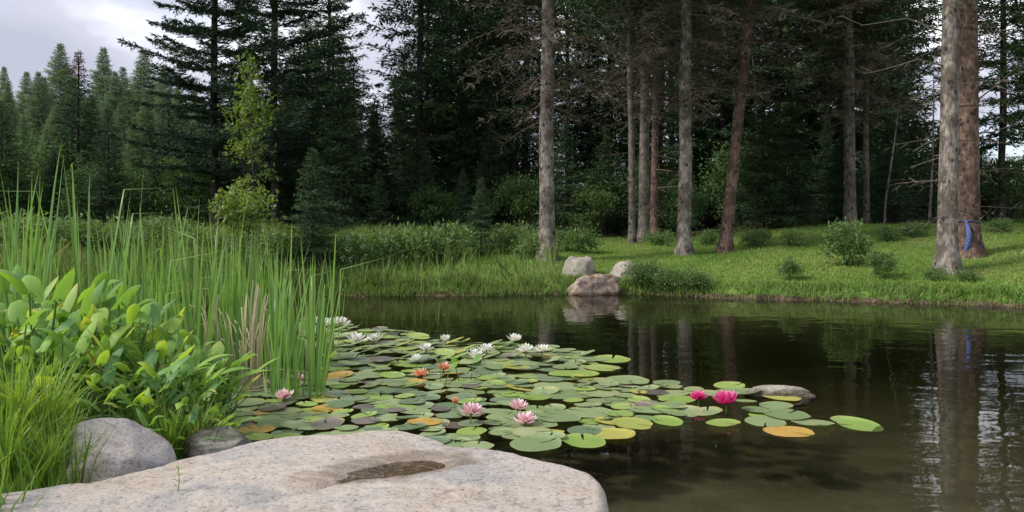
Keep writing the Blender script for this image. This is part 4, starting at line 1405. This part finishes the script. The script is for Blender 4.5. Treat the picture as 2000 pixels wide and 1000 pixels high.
if REST:
    mb = MB()
    PC = []
    for i_, (x, y, r_, col, lab, lift, tilt) in enumerate(REST):
        me = PADM[col][i_ % 4]
        co = np.empty(len(me.vertices) * 3)
        me.vertices.foreach_get('co', co)
        co = co.reshape(-1, 3)
        a_ = i_ * 2.4
        Rm = np.array([[math.cos(a_), -math.sin(a_), 0], [math.sin(a_), math.cos(a_), 0], [0, 0, 1]])
        V = co @ Rm.T * r_ + np.array((x, y, 0.006 + 0.012 * (i_ % 9) / 9 + (0.025 if lift else 0)))
        if lift:
            V[:, 2] += (V[:, 0] - x) * 0.35
        PC.append(co + np.array((0, 0, i_ * 1.7)) * 0)
        tri = [tuple(p.vertices) for p in me.polygons]
        mi = list(PADC).index(col)
        mb.add(V, [t_ for t_ in tri if len(t_) == 3], mi, 0.5)
        k0 = mb.n - len(V)
        q4 = np.array([t_ for t_ in tri if len(t_) == 4]) + k0
        mb.f.append(q4)
        mb.m.append(np.full(len(q4), mi))
    pme = mb.mesh('pad_carpet', [M['pad_' + c] for c in PADC])
    pme.attributes.new('padco', 'FLOAT_VECTOR', 'POINT').data.foreach_set('vector', np.concatenate(PC).astype(np.float32).ravel())
    tag(ob('pad_carpet', pme), 'small far lily pads crowding the raft', 'lily pads', kind='stuff')
for i_, p in enumerate(PADS):
    x, y, r_, col, lab, lift, tilt = p
    px, py = px_of(x, y), HOR + FPX * H / y
    z = 0.004 + 0.012 * ((i_ * 7919) % 11) / 11.0
    me = PADLIFT[col][i_ % 2] if lift and col in PADLIFT else PADM[col][(i_ * 31) % 4]
    o = ob('lily_pad', me, None, (x, y, z + (0.03 if lift else 0)), (tilt, tilt * 0.7, rr_.uniform(0, 6.28)), r_)
    o.scale = (r_, r_ * rr_.uniform(0.93, 1.07), r_)
    o['category'] = 'lily pad'
    o['group'] = 'lily pads floating on the pond'
    if lab:
        o['label'] = lab
        continue
    ds = [((px - a_) ** 2 + ((py - b_) * 2.5) ** 2, k, px - a_, py - b_) for k, ((a_, b_), _) in enumerate(LM)]
    dd, k, dx, dy = min(ds)
    where = ('right of' if dx > 0 else 'left of') if abs(dx) > abs(dy) * 2.5 else ('in front of' if dy > 0 else 'behind')
    buck.setdefault((col, k, where), []).append((dd, o))
for (col, k, where), its in buck.items():
    its.sort(key=lambda q: q[0])
    for n_, (dd, o) in enumerate(its):
        rank = '' if len(its) == 1 else ', ' + (ORD[n_] + ' ' if n_ else '') + 'nearest to it'
        o['label'] = '%s lily pad %s %s%s' % (COLW[col], where, LM[k][1], rank)

# ------------------------------------------------------------------ lily flowers
def petal_mesh(nm, L, W, cup):
    mb = MB()
    n_ = 7
    t = np.linspace(0, 1, n_)
    w = W * np.sin(np.clip(t * 0.92 + 0.08, 0, 1) * math.pi) ** 0.75
    w[-1] = 0.001
    P = np.c_[t * L, t * 0, cup * L * t * t]
    ribbon(mb, P, w, (0, 1, 0), 0, np.repeat(0.05 + 0.95 * t, 3), fold=0.45)
    return mb.mesh('petal', [M['petal_' + nm]])


PET = {c: [petal_mesh(c, 1.0, 0.20, 0.22), petal_mesh(c, 0.9, 0.19, 0.12), petal_mesh(c, 0.7, 0.15, 0.05)] for c in ('pink', 'magenta', 'white', 'peach')}
mb = MB()
rs = np.random.RandomState(3)
for k in range(36):
    a_ = k * 2.4
    r_ = 0.10 * math.sqrt(k / 36)
    d = norm(np.array((math.cos(a_) * (0.3 + r_ * 4), math.sin(a_) * (0.3 + r_ * 4), 1.0)))
    p0 = np.array((math.cos(a_) * r_, math.sin(a_) * r_, 0.02))
    tube(mb, [p0, p0 + d * 0.16, p0 + d * 0.26], [0.018, 0.014, 0.006], 4, 0, 0.5)
STAM = mb.mesh('stamen', [M['stamen']])
mb = MB()
tube(mb, [(0, 0, -0.9), (0.02, 0, -0.4), (0, 0, 0.02)], [0.05, 0.05, 0.09], 6)
FSTEM = mb.mesh('stem', [M['stalk']])
for px, py, w, col, lab, op, hh_ in FL:
    x, y = on_water(px, py)
    s = w / 2 / FPX * y * (1.5 if col == 'white' else 1.28)
    root = ob('water_lily', None, None, (x, y, 0.02 + hh_), (rr_.uniform(-.12, .12), rr_.uniform(-.12, .12), rr_.uniform(0, 6)), s)
    root.empty_display_size = 0.1
    tag(root, lab, 'flower', 'water lily blooms')
    small = w < 34
    for ring, (n_, pit, ln) in enumerate([(7 if small else 9, 0.22, 1.0), (6 if small else 9, 0.62, 1.0), (5 if small else 7, 1.02, 1.0)]):
        pit = pit + (1 - op) * 1.0
        pit = min(pit, 1.45)
        for k in range(n_):
            ob('petal', PET[col][ring], root, (0, 0, 0.02 + 0.05 * ring), (0, -pit + rr_.gauss(0, 0.07), k * 6.283 / n_ + ring * 0.4 + rr_.gauss(0, .06)), ln * rr_.uniform(0.93, 1.06))
    ob('stamen', STAM, root, (0, 0, 0.12))
    ob('stem', FSTEM, root)

# ------------------------------------------------------------------ cattails
def cat_leaf(seed, h, bend, kink, mat='cattail'):
    rs = np.random.RandomState(seed)
    mb = MB()
    n_ = 12
    t = np.linspace(0, 1, n_)
    a = bend * t ** 2.2 * 0.5
    x = np.cumsum(np.r_[0, np.diff(t) * np.sin(a[1:] + 0.03)]) * h
    z = np.cumsum(np.r_[0, np.diff(t) * np.cos(a[1:])]) * h
    if kink:
        k0 = int(n_ * kink)
        ex = t[k0:] - t[k0]
        ka = rs.uniform(1.3, 2.1)
        x[k0:] = x[k0] + ex * math.sin(ka) * h
        z[k0:] = z[k0] + ex * math.cos(ka) * h
    w = 0.0085 * np.minimum(1, (1 - t) * 3.2 + 0.04) * (0.75 + 0.5 * np.sin(t * 2.4))
    tw = t * rs.uniform(-1.2, 1.2)
    side = np.c_[-np.sin(tw) * 0.3, np.cos(tw), np.zeros(n_)]
    ribbon(mb, np.c_[x, x * 0, z], w, norm(side), 0, np.clip(0.25 + 0.5 * t + rs.normal() * 0.12, 0, 1).repeat(3), fold=0.35)
    return mb.mesh('leaf', [M[mat]])


CL = [cat_leaf(k, 1.0, R.uniform(0.03, 0.45), 0) for k in range(9)]
CK = [cat_leaf(20 + k, 1.0, R.uniform(0.1, 0.4), R.choice((0.72, 0.8, 0.86))) for k in range(4)]
CDRY = [cat_leaf(40 + k, 1.0, R.uniform(0.2, 0.9), (0, 0.6, 0.75)[k], 'straw') for k in range(3)]
cats = []
rr_ = random.Random(99)


def cattail(x, y, h, nleaf, bent=0):
    root = ob('cattail', None, None, (x, y, min(gz(x, y), 0.05)), (rr_.gauss(0, .03), rr_.gauss(0, .03), rr_.uniform(0, 6.28)))
    root.empty_display_size = 0.1
    for k in range(nleaf):
        a_ = k * 3.14 + rr_.gauss(0, 0.7)
        me = CK[rr_.randrange(4)] if k < bent else CL[rr_.randrange(9)]
        hh_ = h * (rr_.uniform(1.0, 1.1) if k < bent else rr_.uniform(0.45, 1.05))
        if k >= bent and rr_.random() < 0.07:
            me, hh_ = CDRY[rr_.randrange(3)], hh_ * 0.75
        o_ = ob('leaf', me, root, (0.012 * math.cos(a_), 0.012 * math.sin(a_), 0), (rr_.gauss(0, .05), rr_.uniform(-0.02, 0.08), a_), (hh_, hh_, hh_))
        o_.scale = (hh_, 1.0, hh_)
    cats.append((root, px_of(x, y), h, bent))


# explicit tall ones with their bent tips, then the stand
for px, Y, top, bent in [(180, 6.0, 300, 1), (160, 6.2, 285, 2), (150, 5.0, 400, 0), (52, 5.2, 318, 0), (70, 5.4, 300, 0), (25, 5.0, 335, 0), (85, 5.6, 370, 0), (245, 6.2, 300, 0), (268, 6.0, 360, 0),
                         (375, 6.4, 300, 1), (398, 6.3, 282, 2), (430, 6.5, 300, 1), (560, 6.6, 350, 1), (610, 6.4, 355, 1), (640, 6.9, 345, 1), (655, 7.0, 365, 1), (215, 6.3, 350, 1), (320, 6.2, 370, 0), (345, 6.3, 360, 1)]:
    x = (px - 1000) / FPX * Y
    cattail(x, Y, 0.1 + H + (HOR - top) / FPX * Y, 4, bent)
for k in range(98):
    Y = rr_.uniform(5.4, 7.6)
    px = 1000 - 400 + rr_.gauss(0, 1) * 95 if k % 4 == 0 else rr_.uniform(215, 590)
    px = px if 190 < px < 640 else rr_.uniform(420, 625)
    top = 345 + abs(rr_.gauss(0, 75)) + (max(0, px - 520) * 0.55)
    cattail((px - 1000) / FPX * Y, Y, 0.08 + H + (HOR - top) / FPX * Y, rr_.randint(4, 7), 1 if rr_.random() < 0.22 else 0)
for k in range(12):
    Y = rr_.uniform(5.0, 6.4)
    px = rr_.uniform(-20, 100)
    cattail((px - 1000) / FPX * Y, Y, H + (HOR - rr_.uniform(340, 440)) / FPX * Y, rr_.randint(4, 6), 0)
cb = {}
for root, px, h, bent in cats:
    key = ('with snapped-over leaf tips' if bent else 'with straight upright leaves', 'in the stand at the frame edge' if px < 140 else 'in the stand before the tall pines' if px < 380 else 'in the stand before the bright bush' if px < 500 else 'at the open-water side of the stand')
    cb.setdefault(key, []).append((px, root))
for (look, wh), its in cb.items():
    its.sort(key=lambda q: q[0])
    for n_, (px, root) in enumerate(its):
        tag(root, 'cattail %s, %s from the left %s' % (look, ORD[n_], wh), 'cattail', 'cattails in the shallow water')

# dry straw-coloured cattail stubs
STR = []
for k in range(3):
    mb = MB()
    t = np.linspace(0, 1, 7)
    rs = np.random.RandomState(k)
    ribbon(mb, np.c_[(0.04 + 0.09 * k) * t * t, (0.06 * k - 0.05) * t ** 3, t * (1 - 0.12 * k * t * t)], 0.0065 * (1 - 0.4 * t), (0, 1, 0), 0, rs.uniform(0.2, 0.8), fold=0.3)
    STR.append(mb.mesh('leaf', [M['straw']]))
for px, py, top, n_, lab in [(495, 700, 545, 24, 'broad clump of dry straw-coloured cattail stubs among the green'), (415, 700, 536, 9, 'small clump of dry cattail stubs left of the broad one'), (470, 705, 552, 10, 'thin clump of dry cattail stubs just left of the broad one')]:
    Y = 5.85
    x = (px - 1000) / FPX * Y
    root = ob('dry_cattail', None, None, (x, Y, -0.02))
    tag(root, lab, 'cattail', 'dry cattail stubs')
    hh_ = H + (HOR - top) / FPX * Y
    for k in range(n_):
        o_ = ob('leaf', STR[k % 3], root, (rr_.gauss(0, .05), rr_.gauss(0, .03), 0), (rr_.gauss(0, .07), rr_.gauss(0, .07), rr_.uniform(-.5, .5) + 1.57))
        s = hh_ * rr_.uniform(0.55, 1.06)
        o_.scale = (s, 1, s)

# ------------------------------------------------------------------ broad-leaved waterside plants
def broad_leaf(seed, mat, blade=0.24, wid=0.055, stalk=0.55, lean=0.25, droop=0.7, heart=0.3):
    rs = np.random.RandomState(seed)
    mb = MB()
    t = np.linspace(0, 1, 7)
    S = np.c_[lean * stalk * t ** 1.8, 0 * t, stalk * t]
    tube(mb, S, np.linspace(0.007, 0.004, 7), 6, 1, 0.5)
    n_ = 10
    u = np.linspace(0, 1, n_)
    a0 = math.pi / 2 - 0.35 - lean
    ang_ = a0 - droop * 1.6 * u ** 1.3
    dx = np.r_[0, np.cumsum(np.cos(ang_[1:]) * blade / (n_ - 1))]
    dz = np.r_[0, np.cumsum(np.sin(ang_[1:]) * blade / (n_ - 1))]
    P = np.c_[S[-1, 0] + dx, 0 * u, S[-1, 2] + dz]
    w = wid * (np.sin(np.clip(u * 0.82 + 0.18, 0, 1) * math.pi) ** 0.8) * (1 + heart * np.exp(-(u / 0.22) ** 2))
    w[-1] = 0.001
    ribbon(mb, P, w, (0, 1, 0), 0, np.clip(np.repeat(0.35 + 0.3 * u, 3) + np.tile([0.08, -0.1, 0.08], n_), 0, 1), fold=0.30 + 0.25 * rs.rand())
    # lobes at the leaf base
    T = norm(P[1] - P[0])
    for s in (-1, 1):
        Q = P[0] + np.outer(np.linspace(0, 1, 4), -T * wid * 0.9 * heart * 2 + np.array((0, s * wid * 0.9, 0)))
        ribbon(mb, Q + np.array((0, s * wid * 0.15, 0.004)), np.array((0.75, 0.7, 0.45, 0.02)) * wid * 0.55, norm(np.cross(T, (0, 0, 1)) * .6 + T), 0, 0.45)
    return mb.mesh('leaf', [mat, M['stalk']])


BL = [broad_leaf(k, M['broad'], R.uniform(0.13, 0.20), R.uniform(0.026, 0.044), 0.6, R.uniform(0.02, 0.25), R.uniform(0.0, 0.9), R.uniform(0.1, 0.5)) for k in range(10)]
BN = [broad_leaf(30 + k, M['broad'], R.uniform(0.20, 0.30), R.uniform(0.016, 0.026), 0.5, R.uniform(0.15, 0.5), R.uniform(0.2, 0.9), 0.05) for k in range(4)]
BY = broad_leaf(60, M['broad_yellow'], 0.17, 0.022, 0.5, 0.15, 0.15, 0.05)
plants = []


def waterside(px, Y, top, n_, narrow=0.2, yellow=False, big=1.0):
    x = (px - 1000) / FPX * Y
    zb = max(min(gz(x, Y), 0.25), -0.12)
    hh_ = H + (HOR - top) / FPX * Y - zb
    root = ob('pickerel_plant', None, None, (x, Y, zb), (0, 0, rr_.uniform(0, 6.28)))
    root.empty_display_size = 0.1
    for k in range(n_):
        me = BN[rr_.randrange(4)] if rr_.random() < narrow else BL[rr_.randrange(10)]
        s = hh_ / 0.72 * rr_.uniform(0.72, 1.05)
        bs = big * rr_.uniform(0.78, 1.05)
        o_ = ob('leaf', me, root, (rr_.gauss(0, .03), rr_.gauss(0, .03), 0), (rr_.gauss(0, .10), rr_.gauss(0.03, .10), k * 2.4 + rr_.gauss(0, .4)))
        o_.scale = (s * bs * 0.5 + 0.5 * bs, s * bs * 0.5 + 0.5 * bs, s)
    if yellow:
        o_ = ob('leaf', BY, root, (0.02, -0.03, 0), (0.05, 0.0, 0.6), (1, 1, hh_ / 0.66 * 0.95))
        tag(o_, 'yellow withered leaf')
    plants.append((root, px, Y, yellow))


for px, Y, top, n_, big in [(20, 4.6, 525, 5, 1.15), (70, 4.4, 495, 6, 1.15), (115, 4.6, 535, 5, 1.1), (165, 4.4, 548, 6, 1.1), (205, 4.7, 555, 6, 1.05), (250, 4.5, 580, 6, 1.0), (290, 4.6, 570, 5, 1.1), (35, 4.2, 570, 5, 1.1),
                            (90, 4.1, 590, 6, 1.2), (140, 4.1, 610, 6, 1.15), (190, 4.2, 615, 6, 1.1), (235, 4.15, 640, 6, 1.0), (280, 4.3, 630, 6, 1.0), (320, 4.5, 640, 6, 1.0), (355, 4.6, 650, 6, 1.0), (385, 4.7, 615, 5, 1.0),
                            (330, 4.2, 680, 6, 0.9), (290, 4.05, 690, 6, 0.9), (370, 4.3, 690, 6, 0.9), (410, 4.6, 680, 5, 0.9), (445, 4.9, 660, 5, 1.0), (400, 4.3, 740, 5, 0.8), (350, 4.05, 750, 5, 0.8), (310, 3.95, 760, 5, 0.8), (225, 4.2, 690, 5, 0.9), (170, 4.25, 665, 5, 0.9)]:
    waterside(px, Y, top, n_, 0.15 if top < 640 else 0.4, px == 235, big)
for k in range(80):
    px = rr_.uniform(-15, 440)
    Y = rr_.uniform(4.2 if px < 240 else 3.95, 4.95)
    lo = 505 + max(0, px - 150) * 0.42
    waterside(px, Y, lo + (4.95 - Y) * 190 + rr_.uniform(-15, 60), rr_.randint(4, 6), 0.35, False, 0.95)
waterside(632, 6.1, 672, 2, 0.0, False, 0.9)
waterside(860, 5.9, 690, 2, 0.0, False, 1.0)
waterside(905, 6.0, 690, 2, 0.0, False, 1.1)
pb_ = {}
for root, px, Y, yel in plants:
    if yel:
        tag(root, 'broad-leaved waterside plant with one withered yellow leaf', 'plant', 'broad-leaved waterside plants')
        continue
    if px > 600:
        tag(root, {632: 'arrow-leaved plant standing in the pads beside the cattails', 860: 'arrow-leaved plant standing among the pads by the orange-red lily', 905: 'upright leafy plant right of the orange-red lily'}[px], 'plant', 'broad-leaved waterside plants')
        continue
    key = 'in the rear row before the cattails' if Y >= 4.4 else 'in the middle row' if Y > 4.08 else 'in the front row by the boulder'
    pb_.setdefault(key, []).append((px, root))
for key, its in pb_.items():
    its.sort(key=lambda q: q[0])
    for n_, (px, root) in enumerate(its):
        tag(root, 'broad-leaved green waterside plant, %s from the left %s' % (ORD[n_], key), 'plant', 'broad-leaved waterside plants')

# ------------------------------------------------------------------ grass tussocks and small plants in front
def tussock(seed, n_, h, spread, wid=0.006):
    rs = np.random.RandomState(seed)
    mb = MB()
    for k in range(n_):
        a_ = rs.uniform(0, 6.283)
        L = h * rs.uniform(0.5, 1.1)
        b = np.abs(rs.normal()) * 0.55 + 0.1
        t = np.linspace(0, 1, 6)
        r0 = rs.uniform(0, 0.06)
        x = r0 + L * b * t ** 2 * 0.8
        z = L * t * (1 - 0.35 * b * t)
        P = np.c_[x * math.cos(a_), x * math.sin(a_), z]
        P[:, 0] *= spread
        ribbon(mb, P, wid * np.maximum(0.03, 1 - t ** 2), (-math.sin(a_), math.cos(a_), 0), 0, np.clip(rs.normal(0.5, 0.22) + 0.15 * t.repeat(2), 0, 1))
    return mb.mesh('blades', [M['tussock']])


TU = [tussock(k, 150, 0.60, 1.0) for k in range(3)]
for n_, (px, py, Y, s, lab) in enumerate([
    (25, 900, 3.45, 0.90, 'bright grass tussock at the frame edge behind the slab'), (85, 880, 3.6, 0.95, 'bright grass tussock left of the grey and pink boulder'),
    (130, 830, 3.95, 0.75, 'grass tussock behind the boulder on its left'), (10, 940, 3.2, 0.55, 'low grass tussock at the slab edge in the corner'), (95, 935, 3.25, 0.48, 'low grass tussock in front of the boulder on its left'),
    (330, 850, 3.95, 0.60, 'grass tussock right of the grey and pink boulder'), (385, 850, 4.1, 0.55, 'grass tussock left of the small dark stone'), (290, 820, 4.1, 0.62, 'grass tussock just behind the grey and pink boulder')]):
    x = (px - 1000) / FPX * Y
    o = ob('grass_tussock', TU[n_ % 3], None, (x, Y, max(gz(x, Y), -0.02)), (0, 0, n_ * 1.3), s)
    tag(o, lab, 'grass', 'grass tussocks by the slab')

# small seedling on the slab
x, y = (348 - 1000) / FPX * 2.95, 2.95
root = ob('seedling', None, None, (x, y, float(slab_top(np.array([x]), np.array([y]))[0])))
tag(root, 'spindly little weed growing on the slab', 'plant')
mb = MB()
tube(mb, [(0, 0, -0.01), (0.004, 0, 0.04), (0.0, 0, 0.09)], [0.0022, 0.0016, 0.001], 5)
ob('stem', mb.mesh('stem', [M['stalk']]), root)
mb = MB()
kites(mb, [(0, 0, 0)], [(1, 0, .3)], [(0, 0, 1)], 0.024, 0.010, 0, 0.5, -0.06)
SLF = mb.mesh('leaf', [M['tussock']])
for k, (zz, a_) in enumerate([(0.03, 0.3), (0.04, 3.4), (0.055, 1.2), (0.065, 4.3), (0.08, 2.2), (0.09, 5.6), (0.02, 3.0)]):
    ob('leaf', SLF, root, (0, 0, zz), (0, 0, a_))

# blue rope tied to the reddish trunk
Y = 14.6
x = (1889 - 1000) / FPX * Y
zg = gz(x, Y)
z0 = H - (432 - HOR) / FPX * Y
z1 = H - (494 - HOR) / FPX * Y
root = ob('rope', None, None, (x, Y, z0))
tag(root, 'blue rope tied round the reddish trunk, its end hanging', 'rope')
mb = MB()
a_ = np.linspace(0, 2 * math.pi, 25)
tube(mb, np.c_[0.213 * np.cos(a_), 0.213 * np.sin(a_), 0.01 * np.sin(a_ * 2)], 0.007, 6)
ob('loop', mb.mesh('loop', [M['blue']]), root)
mb = MB()
t = np.linspace(0, 1, 9)
tube(mb, np.c_[-0.13 + 0.03 * np.sin(t * 4), -0.19 - 0.05 * np.sin(t * 3), -t * (z0 - z1)], 0.028 + 0.018 * np.sin(t * 3.1), 8)
ob('hanging_end', mb.mesh('hanging_end', [M['blue']]), root)
